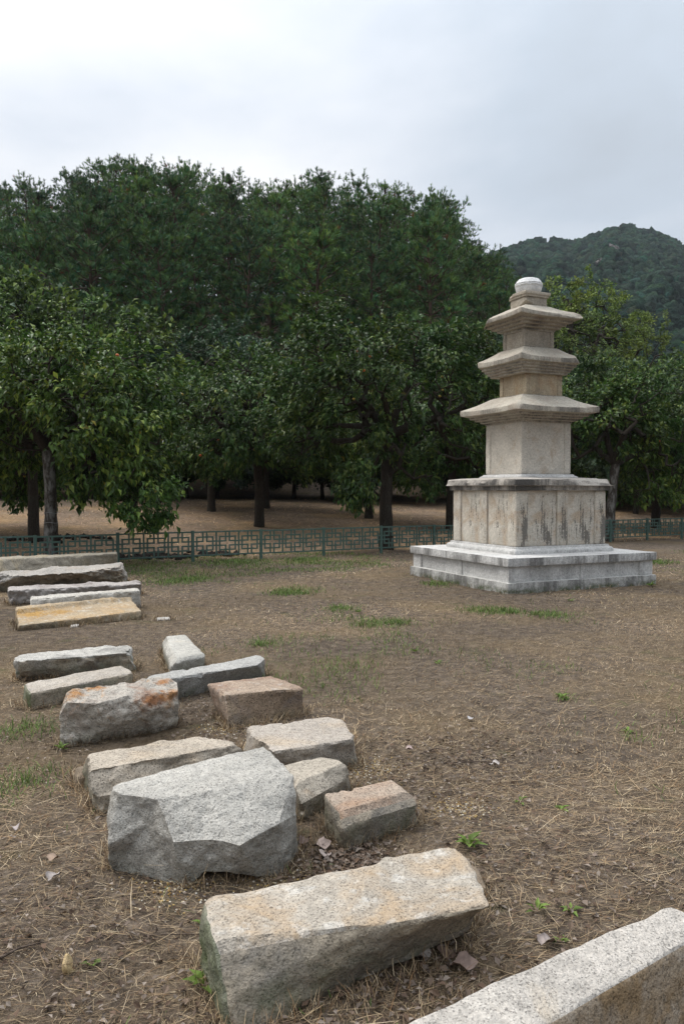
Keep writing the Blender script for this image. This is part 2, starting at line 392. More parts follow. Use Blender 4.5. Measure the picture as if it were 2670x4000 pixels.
def tube_frusta(A, B, ra, rb, n=5):
    """independent tapered tubes A->B"""
    d = B - A; L = np.linalg.norm(d, axis=1, keepdims=True); L[L == 0] = 1; d = d / L
    ref = np.where(np.abs(d[:, 2:3]) > 0.9, np.array([[1.0, 0, 0]]), np.array([[0, 0, 1.0]]))
    s = np.cross(d, ref); s /= np.linalg.norm(s, axis=1, keepdims=True); t = np.cross(s, d)
    ang = np.arange(n) * 2 * math.pi / n
    off = s[:, None] * np.cos(ang)[None, :, None] + t[:, None] * np.sin(ang)[None, :, None]
    V = np.concatenate([A[:, None] + off * ra[:, None, None], B[:, None] + off * rb[:, None, None]], 1)
    i = np.arange(n); j = (i + 1) % n
    F = np.stack([i, j, j + n, i + n], -1)[None] + (np.arange(len(A)) * 2 * n)[:, None, None]
    return V.reshape(-1, 3), F.reshape(-1, 4)

def loft(P, rr, n=10, seed=0, bump=0.12):
    P = np.asarray(P, float); rr = np.asarray(rr, float)
    # resample
    t = np.linspace(0, len(P) - 1, (len(P) - 1) * 5 + 1); k_ = np.arange(len(P))
    Q = np.stack([np.interp(t, k_, P[:, c]) for c in range(3)], 1); q = np.interp(t, k_, rr)
    for _ in range(2): Q[1:-1] = 0.25 * Q[:-2] + 0.5 * Q[1:-1] + 0.25 * Q[2:]
    d = np.gradient(Q, axis=0); d /= np.linalg.norm(d, axis=1, keepdims=True)
    s = np.cross(d, np.array([[0.13, 1.0, 0.05]])); s /= np.linalg.norm(s, axis=1, keepdims=True); u = np.cross(s, d)
    a = np.arange(n) * 2 * math.pi / n
    off = s[:, None] * np.cos(a)[None, :, None] + u[:, None] * np.sin(a)[None, :, None]
    pts = Q[:, None] + off * q[:, None, None]
    w = 1 + bump * fbm(pts.reshape(-1, 3) * 4, 3, seed).reshape(len(Q), n)
    V = (Q[:, None] + off * (q[:, None] * w)[..., None]).reshape(-1, 3)
    i = np.arange(n); j = (i + 1) % n
    F = (np.stack([i, j, j + n, i + n], -1)[None] + (np.arange(len(Q) - 1) * n)[:, None, None]).reshape(-1, 4)
    return V, F

def leaf_cards(pos, dr, up, L, Wd, fold=0.22, droop=0.35):
    """folded, drooping leaves: 5 vertices, 4 triangles"""
    n = len(pos)
    dr = dr / np.linalg.norm(dr, axis=1, keepdims=True)
    sd_ = np.cross(dr, up); sd_ /= np.linalg.norm(sd_, axis=1, keepdims=True) + 1e-9
    nm = np.cross(sd_, dr)
    L = L[:, None]; Wd = Wd[:, None]
    mid = pos + dr * L * 0.45
    V = np.stack([pos, mid + sd_ * Wd * 0.5 + nm * fold * Wd, mid - nm * 0.05 * Wd, mid - sd_ * Wd * 0.5 + nm * fold * Wd, pos + dr * L * 0.95 - nm * droop * L], 1)
    F = np.array([[0, 1, 2], [0, 2, 3], [1, 4, 2], [2, 4, 3]])[None] + (np.arange(n) * 5)[:, None, None]
    return V.reshape(-1, 3), F.reshape(-1, 3)

def colonize(rng, pts, par, att, step=0.4):
    P = np.zeros((len(pts) + len(att) * 8, 3)); n = len(pts); P[:n] = pts; par = list(par); tip = []
    o = np.argsort(np.linalg.norm(att - pts[-1], axis=1))
    for a in att[o]:
        d = np.linalg.norm(P[:n] - a, axis=1) + 0.25 * np.clip(P[:n, 2] - a[2], 0, 9)
        d[:2] += 2.0
        j = int(np.argmin(d)); dist = np.linalg.norm(P[j] - a); m = max(1, min(7, int(dist / step)))
        s = P[j].copy()
        for q in range(1, m + 1):
            if n >= len(P): break
            t = q / m
            P[n] = s * (1 - t) + a * t + (rng.normal(size=3) * 0.07 * dist * math.sin(math.pi * t) if m > 1 else 0) + np.array((0, 0, 0.10 * dist * math.sin(math.pi * t)))
            par.append(j); j = n; n += 1
        tip.append(j)
    return P[:n], np.array(par), np.array(tip)

def leafy_tree(seed, trunk, trunk_r, limbs, blobs, n_att, n_leaf, leaf, width, cols, shell=0.45, hang=0.0, r0=0.006, outward=0.6, droop=0.3, sprouts=0):
    """returns (wood mesh data, leaf mesh data, tip points). blobs: (centre, radii, weight)"""
    rng = np.random.default_rng(seed)
    pts = [np.array(p, float) for p in trunk]; par = [-1] + list(range(len(trunk) - 1)); fork = len(trunk) - 1
    rad_min = list(trunk_r)
    for (start, poly, rl) in limbs:
        j = start
        for q, p in enumerate(poly):
            pts.append(np.array(p, float)); par.append(j); j = len(pts) - 1; rad_min.append(rl * (1 - 0.28 * q))
    w = np.array([b[2] for b in blobs], float); w /= w.sum()
    bi = rng.choice(len(blobs), n_att, p=w)
    dr = rng.normal(size=(n_att, 3)); dr /= np.linalg.norm(dr, axis=1, keepdims=True)
    rr = rng.random(n_att) ** shell
    ce = np.array([b[0] for b in blobs])[bi]; ra = np.array([b[1] for b in blobs])[bi]
    lump = 1 + 0.16 * vn(dr * 2.4 + seed, seed)
    att = ce + dr * ra * (rr * lump)[:, None]
    att = att[att[:, 2] > 0.55]
    P, pr, tips = colonize(rng, np.array(pts), par, att)
    cnt = np.zeros(len(P)); cnt[tips] += 1
    for i in range(len(P) - 1, 0, -1): cnt[pr[i]] += cnt[i]
    rad = r0 * np.sqrt(np.maximum(cnt, 1)); nb = len(rad_min); rad[:nb] = np.maximum(np.minimum(rad[:nb], 0.2), rad_min)
    e = np.arange(1, len(P)); e = e[e > fork]
    wv, wf = tube_frusta(P[pr[e]], P[e], np.minimum(rad[pr[e]], rad[e] * 1.5), rad[e], 6)
    tv, tf = loft(trunk, trunk_r, 12, seed)
    WV, WF = wv, wf
    # leaves along thin shoots
    thin = np.where((cnt <= 3) & (np.arange(len(P)) >= nb))[0]
    pick = thin[rng.integers(0, len(thin), n_leaf)]
    t = rng.random(n_leaf)[:, None] ** 0.7
    A = P[pr[pick]]; B = P[pick]; sh = B - A; sl = np.linalg.norm(sh, axis=1, keepdims=True) + 1e-6
    pos = A * (1 - t) + B * t + rng.normal(size=(n_leaf, 3)) * leaf * 0.55
    cc = (ce * 1.0).mean(0)
    rnd = rng.normal(size=(n_leaf, 3)); rnd /= np.linalg.norm(rnd, axis=1, keepdims=True)
    ow = pos - cc; ow /= np.linalg.norm(ow, axis=1, keepdims=True) + 1e-6
    d = sh / sl * 0.5 + rnd * 0.8 + ow * outward + np.array((0, 0, -hang))
    up = np.array((0, 0, 1.0)) + rng.normal(size=(n_leaf, 3)) * 0.45 + ow * 0.35
    Lf = leaf * rng.uniform(0.45, 1.35, n_leaf)
    if sprouts:
        # upright shoots with big leaves at the crown top
        sp = []; top = P[tips][np.argsort(-P[tips][:, 2])[:max(60, sprouts * 6)]]
        for b in top[rng.choice(len(top), sprouts, replace=False)]:
            H = rng.uniform(0.45, 0.95); nl = int(H / 0.045)
            for q in range(nl):
                ang = q * 2.4 + rng.uniform(-0.3, 0.3); zz = H * q / nl
                sp.append((*(b + np.array((0.03 * math.sin(zz * 3), 0.02, zz))), math.cos(ang), math.sin(ang), 0.35 - 0.5 * rng.random(), leaf * rng.uniform(0.75, 1.2) * (1.05 - 0.4 * zz / H)))
            q0 = np.array([b]); 
            v2, f2 = tube_frusta(q0, q0 + np.array([[0, 0, H]]), np.array([0.008]), np.array([0.003]), 4)
            WF = np.concatenate([WF, f2 + len(WV)]); WV = np.concatenate([WV, v2])
        sp = np.array(sp)
        pos = np.concatenate([pos, sp[:, :3]]); d = np.concatenate([d, sp[:, 3:6]])
        up = np.concatenate([up, np.tile((0, 0, 1.0), (len(sp), 1)) + 0.1 * rng.normal(size=(len(sp), 3))]); Lf = np.concatenate([Lf, sp[:, 6]])
    LV, LF = leaf_cards(pos, d, up, Lf, Lf * width, droop=droop)
    m = len(pos)
    ci = rng.choice(len(cols), m, p=np.array([c[1] for c in cols]) / sum(c[1] for c in cols))
    tone = np.array([c[0] for c in cols])[ci] * rng.uniform(0.6, 1.4, m)[:, None] * (1 + 0.35 * vn(pos * 1.3, seed + 2))[:, None] * (1 + np.array([[0.22, 0.05, -0.15]]) * vn(pos * 0.9, seed + 6)[:, None])
    return (WV, WF, tv, tf), (LV, LF, np.repeat(tone, 5, 0)), P[tips]

PERS = [((0.056, 0.110, 0.023), 6), ((0.034, 0.068, 0.017), 4), ((0.135, 0.19, 0.04), 2.4), ((0.16, 0.15, 0.03), 0.06)]
def build_tree(name, data, bark_m, leaf_m, loc=(0, 0, 0), rz=0.0, fruits=0, seed=0):
    (WV, WF, tv, tf), (LV, LF, tone), tips = data
    root = obj(name, None, None, None, loc, rz)
    obj('trunk', mesh('trunk', tv, tf, smooth=True), bark_m, root)
    obj('branches', mesh('branches', WV, WF, smooth=True), M_bark_dark, root)
    obj('crown', mesh('crown', LV, LF, tone), leaf_m, root)
    if fruits:
        rg = random.Random(seed)
        fv, ff = ico(2); fv = fv * np.array((0.036, 0.036, 0.031))
        ms = [obj_mesh(fv, ff, m) for m in FRUIT_M]
        low = [t for t in tips]
        for _ in range(fruits):
            p = low[rg.randrange(len(low))]
            o = obj('persimmon', rg.choice(ms + [ms[1], ms[1]]), None, root, (p[0] + rg.uniform(-.1, .1), p[1] + rg.uniform(-.1, .1), p[2] - rg.uniform(0.02, 0.12)))
    return root
def fruit_mat(name, c):
    k = NT(name); n = k.noise(30, 3); return k.done(k.ramp(n, [(0.3, tuple(np.array(c) * 0.8)), (0.7, c)]), 0.4, 0.4)
FRUIT_M = [fruit_mat('persimmon_green', (0.13, 0.16, 0.03)), fruit_mat('persimmon_yellow', (0.32, 0.24, 0.04)), fruit_mat('persimmon_orange', (0.55, 0.14, 0.03))]
_fm = {}
def obj_mesh(v, f, m):
    if m.name not in _fm:
        me = mesh('persimmon', v, f, smooth=True); me.materials.append(m); _fm[m.name] = me
    return _fm[m.name]

def gzs(x, y): return float(gz(np.array([x]), np.array([y]))[0])

# --- four persimmon trees of the front row, each its own shape (local coordinates, metres, base at 0)
D_A = leafy_tree(11, [(0, 0, -0.2), (0.02, 0, 0.8), (0.0, 0.02, 1.6), (-0.03, 0, 2.3)], [0.155, 0.128, 0.12, 0.12],
    [(3, [(-0.35, 0.05, 2.7), (-0.75, 0.1, 3.1)], 0.08), (3, [(-0.03, 0.0, 2.9), (0.0, 0.05, 3.6), (0.1, 0.1, 4.2)], 0.085), (3, [(0.35, 0.0, 2.6), (0.6, -0.1, 3.1), (1.3, -0.3, 3.35)], 0.085), (3, [(0.55, -0.2, 2.75), (1.3, -0.4, 3.0), (2.0, -0.5, 3.0)], 0.08), (3, [(-0.2, -0.4, 2.8), (-0.6, -0.9, 3.2)], 0.07), (3, [(0.1, 0.5, 2.8), (0.2, 1.1, 3.2)], 0.07)],
    [((0.2, 0.1, 3.75), (2.5, 2.0, 1.05), 5), ((1.5, -0.3, 2.7), (1.35, 1.5, 1.1), 3), ((2.05, -0.5, 1.6), (0.75, 0.9, 0.9), 1.2), ((-1.4, 0.1, 2.9), (1.2, 1.5, 1.1), 2.2), ((1.0, 0.1, 1.7), (0.8, 0.9, 0.6), 0.6)],
    820, 16500, 0.158, 0.46, PERS, hang=0.45, sprouts=16)
D_B = leafy_tree(12, [(0, 0, -0.2), (0.0, 0, 0.9), (0.02, 0.0, 1.9), (0.05, 0.02, 2.9)], [0.20, 0.165, 0.15, 0.15],
    [(3, [(-0.3, 0, 3.4), (-0.9, -0.1, 3.9), (-1.7, -0.2, 4.3)], 0.11), (3, [(0.25, 0, 3.5), (0.55, 0, 4.1), (0.75, 0.1, 4.7)], 0.11), (3, [(0.7, -0.1, 3.15), (1.5, -0.2, 3.4), (2.3, -0.2, 3.7)], 0.09), (3, [(-0.5, -0.3, 3.1), (-1.3, -0.6, 3.1), (-2.0, -0.8, 3.0)], 0.08), (3, [(0.0, -0.5, 3.3), (-0.1, -1.2, 3.8)], 0.08), (3, [(0.0, 0.6, 3.4), (0.1, 1.3, 3.9)], 0.08), (2, [(0.3, -0.3, 2.1), (0.35, -0.5, 2.35)], 0.05)],
    [((-0.4, 0, 4.55), (2.7, 2.2, 1.3), 6), ((1.9, -0.1, 4.5), (1.3, 1.5, 1.25), 3), ((-1.55, 0, 5.55), (0.75, 0.9, 1.0), 1.1), ((-2.1, -0.3, 3.4), (1.2, 1.4, 1.2), 2.4), ((0.0, -0.4, 3.0), (1.0, 1.2, 0.8), 0.8), ((2.0, -0.2, 3.0), (1.0, 1.2, 0.8), 1.2), ((-0.75, -0.9, 1.65), (0.55, 0.45, 0.65), 0.7), ((1.1, 0.2, 1.7), (0.6, 0.7, 0.5), 0.5)],
    900, 19500, 0.158, 0.46, PERS, hang=0.45, sprouts=10)
D_C = leafy_tree(13, [(0, 0, -0.2), (0.06, 0, 0.9), (0.14, 0, 1.7), (0.18, 0, 2.3)], [0.16, 0.135, 0.125, 0.12],
    [(3, [(0.0, 0, 2.75), (-0.1, 0, 3.2), (-0.15, 0, 3.4)], 0.085), (3, [(0.35, 0, 2.9), (0.55, 0, 3.4), (0.95, 0, 3.9)], 0.10), (3, [(-0.5, 0.2, 2.9), (-1.3, 0.3, 3.3)], 0.07), (3, [(0.9, 0.3, 2.6), (1.7, 0.5, 2.8)], 0.07), (3, [(0.1, -0.5, 2.8), (0.1, -0.9, 3.1)], 0.06)],
    [((0.0, 0.3, 3.6), (1.5, 1.5, 1.1), 4), ((0.7, 0.2, 4.2), (1.0, 1.1, 0.9), 2), ((-1.5, 0.3, 3.6), (1.1, 1.2, 1.3), 2.4), ((1.7, 0.4, 2.8), (1.2, 1.3, 1.0), 2.4), ((1.5, 0.3, 1.7), (0.9, 0.9, 0.7), 1.0)],
    640, 11000, 0.17, 0.46, PERS, hang=0.35, sprouts=26)
D_D = leafy_tree(14, [(0, 0, -0.2), (0.03, 0, 0.6), (0.0, 0.02, 1.2), (-0.05, 0, 1.8)], [0.15, 0.12, 0.11, 0.105],
    [(3, [(-0.5, 0, 2.3), (-1.2, 0, 2.8)], 0.08), (3, [(0.3, 0.1, 2.5), (0.5, 0.2, 3.3)], 0.08), (3, [(0.6, -0.2, 2.2), (1.5, -0.3, 2.6)], 0.07), (3, [(0, -0.5, 2.3), (0, -1.2, 2.7)], 0.07), (3, [(0, 0.5, 2.4), (0, 1.1, 2.9)], 0.07)],
    [((0, 0, 3.1), (2.4, 2.2, 1.5), 6), ((-1.3, -0.2, 2.1), (1.2, 1.3, 0.9), 2), ((1.3, -0.2, 2.1), (1.2, 1.3, 0.9), 2)],
    760, 13500, 0.155, 0.46, PERS, hang=0.4, sprouts=10)

def plant(root_fn, px, d, **k_):
    x = atd(px, d); return x, d, gzs(x, d)
x, y, z = plant(None, 196, 16.4)
tA = tag(build_tree('persimmon_tree', D_A, M_bark_pale, M_leaf_persimmon, (x, y, z), 0, 16, 1), 'persimmon tree with pale lichen-blotched trunk right behind the fence at far left', 'tree', 'persimmon trees of the orchard')
# wire bands round its trunk
for zz in (1.02, 1.22):
    a = np.linspace(0, 2 * math.pi, 25)[:-1]
    A = np.stack([0.137 * np.cos(a), 0.137 * np.sin(a), 0 * a + 0.01 * np.sin(3 * a)], 1)
    v, f = tube_frusta(A, np.roll(A, -1, 0), np.full(24, .006), np.full(24, .006), 4)
    k = NT('wire'); obj('wire_band', mesh('wire_band', v, f), k.done(k.ramp(k.noise(20), [(0.3, 0.12), (0.7, 0.3)]), 0.5, 0.4), tA, (0.02, 0, zz - 0.2))
x, y, z = plant(None, 1507, 20.2)
tB = tag(build_tree('persimmon_tree', D_B, M_bark_dark, M_leaf_persimmon, (x, y, z), 0, 30, 2), 'largest persimmon tree, broad crown, grey trunk rising behind the fence left of the pagoda', 'tree', 'persimmon trees of the orchard')
x, y, z = plant(None, 2375, 23.6)
tC = tag(build_tree('persimmon_tree', D_C, M_bark_pale, M_leaf_persimmon, (x, y, z), 0, 12, 3), 'persimmon tree with forked lichen-pale trunk and upright shoots right of the pagoda', 'tree', 'persimmon trees of the orchard')
x, y, z = plant(None, 1010, 24.3)
tD = tag(build_tree('persimmon_tree', D_D, M_bark_dark, M_leaf_persimmon, (x, y, z), 0.6, 18, 4), 'persimmon tree with straight black trunk between the two nearest orchard trees', 'tree', 'persimmon trees of the orchard')
tD.scale = (1.18, 1.18, 1.22)
BACK = [(132, 19.6, tA, 2.2, 1.0, 'persimmon tree with dark trunk just behind the lichen-blotched one at far left'),
        (826, 28.5, tD, 1.9, 1.1, 'small leaning orchard tree left of the straight black trunk, further back'),
        (1040, 30.5, tD, 3.6, 1.15, 'orchard tree right behind the straight black trunk, half hidden by it'),
        (1439, 28.2, tD, 5.1, 1.15, 'small orchard tree beyond and left of the largest persimmon trunk'),
        (1760, 25.5, tD, 2.9, 1.15, 'orchard tree whose thin trunk shows against the pagoda left edge'),
        (2130, 29.0, tB, 2.6, 0.95, 'persimmon tree standing hidden directly behind the pagoda'),
        (2560, 28.5, tD, 4.4, 1.25, 'orchard tree with rounded crown behind the right stretch of fence'),
        (2790, 26.5, tB, 1.4, 0.9, 'persimmon tree cut off by the right edge, behind the fence'),
        (640, 31.5, tB, 4.0, 0.85, 'persimmon tree in the rear row under the blue-green bushes at left'),
        (-180, 20.5, tD, 1.2, 1.2, 'orchard tree half outside the left edge behind the fence'),
        ]
for px, d, src, rz, s, lab in BACK:
    x, y, z = plant(None, px, d)
    c = copy_tree(src); c.location = (x, y, z); c.rotation_euler[2] = rz; c.scale = (s, s, s); c['label'] = lab
    for ch in c.children:
        if ch.name.startswith('trunk'): ch.material_slots[0].link = 'OBJECT'; ch.material_slots[0].material = M_bark_dark
    for ch in [q for q in c.children if q.name.startswith(('persimmon', 'wire_band'))]:
        if ch.name.startswith('wire_band') or random.Random(ch.name).random() < 0.5: bpy.data.objects.remove(ch)

# --- broadleaf trees and bushes beyond the orchard
def broad(seed, H, Wd, n_att, n_leaf, leaf, cols, base=0.25, **kw):
    tr = [(0, 0, -0.3), (0.05, 0, H * 0.2), (0.0, 0.05, H * 0.42)]
    rg = np.random.default_rng(seed); bl = [((0, 0, H * 0.62), (Wd * 0.38, Wd * 0.38, H * 0.36), 3)]
    for q in range(7):
        a = q * 0.9 + rg.uniform(0, .5); rr = Wd * rg.uniform(0.22, 0.34)
        bl.append(((rr * math.cos(a), rr * math.sin(a), H * rg.uniform(base + 0.15, 0.85)), (Wd * 0.2, Wd * 0.2, H * 0.16), 1))
    return leafy_tree(seed, tr, [H * .022, H * .018, H * .014], [(2, [(0.1 * Wd, 0, H * .55), (.18 * Wd, .05 * Wd, H * .7)], H * .009), (2, [(-.1 * Wd, .03 * Wd, H * .56), (-.2 * Wd, 0, H * .68)], H * .009), (2, [(0, .1 * Wd, H * .6), (0, .12 * Wd, H * .8)], H * .009)], bl, n_att, n_leaf, leaf, 0.55, cols, shell=0.4, r0=0.007, **kw)
C_LIGHT = [((0.155, 0.215, 0.045), 5), ((0.20, 0.26, 0.055), 3), ((0.08, 0.125, 0.032), 3)]
C_KUDZU = [((0.100, 0.165, 0.040), 5), ((0.165, 0.235, 0.055), 3), ((0.036, 0.066, 0.022), 4), ((0.09, 0.13, 0.075), 1)]
C_BLUE = [((0.045, 0.088, 0.045), 6), ((0.075, 0.120, 0.065), 2), ((0.028, 0.055, 0.028), 3)]
C_DARK = [((0.024, 0.046, 0.018), 6), ((0.045, 0.075, 0.024), 2), ((0.015, 0.028, 0.012), 3)]
B_LIGHT = broad(21, 9.5, 6.5, 420, 10500, 0.15, C_LIGHT)
B_KUDZU = broad(22, 6.5, 7.5, 600, 17000, 0.20, C_KUDZU, base=0.0)
B_BLUE = broad(23, 6.5, 6.0, 560, 15000, 0.15, C_BLUE, base=0.05)
B_DARK = broad(24, 4.2, 5.5, 480, 12000, 0.17, C_DARK, base=-0.1)
def put(src, name, px, d, H, lab, cat, group, rz, ref, sx=1.0, dz=0.0):
    x = atd(px, d); z = gzs(x, d) + dz
    if isinstance(src, list):
        o = build_tree(name, src[0], M_bark_dark, M_leaf_broad); src.append(o)
        src.pop(0)
    s0 = None
    return x, z
def first_or_copy(cache, key, data, name):
    if key not in cache:
        cache[key] = build_tree(name, data, M_bark_dark, M_leaf_broad); return cache[key]
    return copy_tree(cache[key])
_c = {}
KINDS = {'light': (B_LIGHT, 9.5, 'broadleaf_tree', 'tree'), 'kudzu': (B_KUDZU, 6.5, 'vine_covered_tree', 'tree'), 'blue': (B_BLUE, 6.5, 'leafy_tree', 'tree'), 'dark': (B_DARK, 4.2, 'shrub', 'shrub')}
GREEN = [ # kind, photo x, distance, height, turn, label
    ('kudzu', 80, 36, 10.4, 0.4, 'mound of light green vine-covered trees above the orchard at far left'),
    ('kudzu', 330, 38, 10.2, 2.0, 'yellow-green vine-covered tree at the hill foot left of centre'),
    ('kudzu', -150, 34, 9.5, 3.1, 'vine-covered tree half outside the left edge'),
    ('blue', 830, 37, 8.6, 0.7, 'blue-green small-leaved tree below the pines, left of the largest persimmon tree'),
    ('blue', 1010, 39, 8.0, 2.9, 'blue-green small-leaved tree behind the largest persimmon crown left shoulder'),
    ('blue', 590, 40, 7.4, 4.4, 'dark blue-green tree at the hill foot between the vine mound and centre'),
    ('blue', 1880, 40, 8.0, 1.4, 'green tree peeping out left of the pagoda roofs'),
    ('blue', 1700, 42, 7.0, 5.0, 'green tree at the hill foot right behind the largest persimmon crown'),
    ('light', 2240, 43, 11.4, 0.0, 'tall airy yellow-green tree right behind the pagoda top'),
    ('light', 2400, 46, 10.6, 2.2, 'airy yellow-green tree right of the pagoda finial'),
    ('light', 2120, 47, 9.0, 4.0, 'yellow-green tree mostly hidden behind the top pagoda roof'),
    ('blue', 2330, 39, 7.4, 3.3, 'dense mid green tree below the airy yellow-green ones'),
    ('kudzu', 2560, 37, 7.4, 1.1, 'dark tree with bright vine leaves climbing it at right'),
    ('kudzu', 2760, 36, 8.0, 5.2, 'tall vine-hung tree cut off by the right edge'),
    ('blue', 2480, 34, 5.6, 0.2, 'rounded dark green tree under the vine-climbed one at right'),
    ('light', 2560, 75, 7.5, 1.0, 'distant pale green tree at the foot of the mountain, right side'),
    ('light', 2430, 85, 7.5, 3.6, 'distant pale green tree in the valley right of the pagoda'),
    ('light', 2690, 80, 8.0, 5.0, 'distant pale green tree in the valley at the right edge'),
    ('light', 2300, 90, 7.0, 0.5, 'distant green tree in the valley just right of the finial'),
    ('blue', 2620, 62, 8.0, 2.5, 'round green tree in the valley below the mountain at right'),
    ('blue', 2480, 66, 8.5, 4.5, 'round green tree in the valley behind the vine-climbed tree'),
]
for kind, px, d, H, rz, lab in GREEN:
    data, h0, nm, cat = KINDS[kind]
    o = first_or_copy(_c, kind, data, nm); x = atd(px, d); s = H / h0
    o.location = (x, d, gzs(x, d)); o.rotation_euler[2] = rz; o.scale = (s, s, s)
    tag(o, lab, cat, {'light': 'airy trees right of the pagoda', 'kudzu': 'vine-covered trees', 'blue': 'small-leaved trees at the hill foot'}[kind])
rg = random.Random(4)
for i in range(22):
    px = -120 + i * 138 + rg.uniform(-30, 30); d = 35.5 + 0.12 * max(0, (px - 1335)) / 40 + rg.uniform(-1.0, 1.6)
    o = first_or_copy(_c, 'dark', B_DARK, 'shrub'); x = atd(px, d); s = rg.uniform(0.75, 1.15)
    o.location = (x, d, gzs(x, d) - 0.2); o.rotation_euler[2] = rg.uniform(0, 6.28); o.scale = (s * 1.1, s * 1.1, s)
    tag(o, 'dark shrub in the hedge-like thicket at the back of the orchard', 'shrub', 'thicket at the back of the orchard')

# --- pines on the hill
def pine(seed, H=10.0):
    rng = np.random.default_rng(seed)
    lean = rng.uniform(-0.25, 0.25, 2)
    tz = np.linspace(-0.4, H * 0.97, 9); tr = np.stack([lean[0] * (tz / H) ** 2 * 2 + 0.08 * np.sin(tz), lean[1] * (tz / H) ** 2 * 2 + 0.06 * np.cos(tz * 0.8), tz], 1)
    trr = np.interp(tz, [-0.4, H * 0.5, H], [0.17, 0.11, 0.02])
    A = []; B = []; ra = []; rb = []; tp = []; td = []; tl = []
    zz = H * 0.16
    bt = 1.0; tb = []
    def tuft(p, d, l): tp.append(p); td.append(d / np.linalg.norm(d)); tl.append(l); tb.append(bt)
    while zz < H * 0.985:
        f = (zz - H * 0.16) / (H * 0.84)
        bl = (0.45 + 2.75 * (1 - f) ** 0.75 * (0.35 + 0.65 * min(1, f / 0.22))) * 1.0
        nb = rng.integers(3, 6); a0 = rng.uniform(0, 6.28)
        c = np.array([np.interp(zz, tz, tr[:, i]) for i in range(3)])
        for b in range(nb):
            a = a0 + b * 6.283 / nb + rng.uniform(-0.4, 0.4); L = bl * rng.uniform(0.5, 1.35); bt = rng.uniform(0.6, 1.5)
            rise = 0.10 + 0.55 * f + rng.uniform(-0.1, 0.15)
            out = np.array((math.cos(a), math.sin(a), 0))
            m = max(2, int(L / 0.5)); prev = c
            for q in range(1, m + 1):
                t = q / m
                p = c + out * L * t + np.array((0, 0, L * (rise * t + 0.22 * t * t))) + rng.normal(size=3) * 0.06
                A.append(prev); B.append(p); r1 = 0.045 * (1 - f * 0.6) * (1 - 0.85 * (q - 1) / m); ra.append(r1); rb.append(r1 * 0.8)
                prev = p
                if t > 0.45 or L < 0.9:                     # a flat pad of upturned shoots
                    pr_ = rng.uniform(0.30, 0.55) * (0.75 + 0.4 * (1 - f))
                    for s in range(int(rng.integers(9, 14) * (1.0 if f < 0.6 else 0.55))):
                        an = rng.uniform(0, 6.283); rr_ = pr_ * math.sqrt(rng.random())
                        e = p + np.array((math.cos(an) * rr_, math.sin(an) * rr_, rng.uniform(-0.05, 0.16) + 0.10 * (1 - rr_ / pr_)))
                        if s % 3 == 0: A.append(p); B.append(e); ra.append(0.012); rb.append(0.006)
                        tuft(e, np.array((math.cos(an) * 0.8 * rr_ / pr_, math.sin(an) * 0.8 * rr_ / pr_, rng.uniform(0.35, 1.0))) + 0.25 * out, rng.uniform(0.22, 0.36))
            if rng.random() < 0.35 + 0.65 * f:                # upright candle at the tip
                hc = rng.uniform(0.2, 0.55) * (0.6 + 0.8 * f); tipv = out * rng.uniform(0.05, 0.3) + np.array((0, 0, 1.0))
                A.append(p); B.append(p + tipv * hc); ra.append(0.014); rb.append(0.007)
                for w in range(3): tuft(p + tipv * hc * (w + 0.5) / 3, tipv, rng.uniform(0.22, 0.32))
        zz += rng.uniform(0.55, 0.95) * (1 - 0.35 * f)
    top = tr[-1]
    for q in range(9):
        a = q * 0.9; r_ = 0.0 if q == 0 else rng.uniform(0.1, 0.45); e = top + np.array((math.cos(a) * r_, math.sin(a) * r_, rng.uniform(0.1, 0.5) + (0.4 if q == 0 else 0)))
        A.append(top - np.array((0, 0, 0.3))); B.append(e); ra.append(0.02); rb.append(0.01)
        for w in range(3): tuft(top * (1 - w / 3) + e * (w / 3) + np.array((0, 0, .08)), np.array((math.cos(a) * .3, math.sin(a) * .3, 1)), 0.3)
    tv, tf = loft(tr, trr, 7, seed, 0.05)
    wv, wf = tube_frusta(np.array(A), np.array(B), np.array(ra), np.array(rb), 4)
    tp = np.array(tp); td = np.array(td); tl = np.array(tl); n = len(tp)
    # each tuft: a bottle brush of needle bundles
    K = 16
    ax = np.repeat(td, K, 0); l = np.repeat(tl, K); base = np.repeat(tp, K, 0) + ax * (rng.random(n * K) ** 1.0 * l * 0.55)[:, None] - ax * 0.08
    rd = rng.normal(size=(n * K, 3)); rd -= (rd * ax).sum(1, keepdims=True) * ax; rd /= np.linalg.norm(rd, axis=1, keepdims=True)
    dr = ax * 0.75 + rd * 0.62; sd_ = np.cross(ax, rd)
    nl = l * rng.uniform(0.5, 0.85, n * K); wd = 0.0125
    V = np.stack([base - sd_ * wd, base + sd_ * wd, base + dr * nl[:, None] + sd_ * wd * 0.5, base + dr * nl[:, None] - sd_ * wd * 0.5], 1).reshape(-1, 3)
    F = np.arange(n * K * 4).reshape(-1, 4)
    tc = np.array((0.070, 0.134, 0.046))[None] * (rng.uniform(0.7, 1.3, n) * np.array(tb))[:, None] * (1 + np.array([[0.25, 0.1, -0.1]]) * rng.normal(size=(n, 1)))
    dead = rng.random(n) < 0.006; tc[dead] = (0.14, 0.065, 0.03)
    tone = np.repeat(np.clip(tc, 0.004, 0.4), K * 4, 0)
    return (np.concatenate([tv, wv]), np.concatenate([tf, wf + len(tv)])), (V, F, tone)
SIL = np.array([(-300, 470), (-100, 450), (0, 432), (35, 455), (70, 434), (95, 462), (115, 470), (150, 430), (190, 402), (235, 368), (270, 385), (330, 378), (400, 382), (470, 390), (540, 405), (600, 432), (640, 428), (700, 410), (750, 420), (785, 444), (830, 428), (890, 426), (950, 445), (1000, 452), (1040, 484), (1080, 534), (1110, 565), (1140, 608), (1165, 656), (1200, 720)], float)
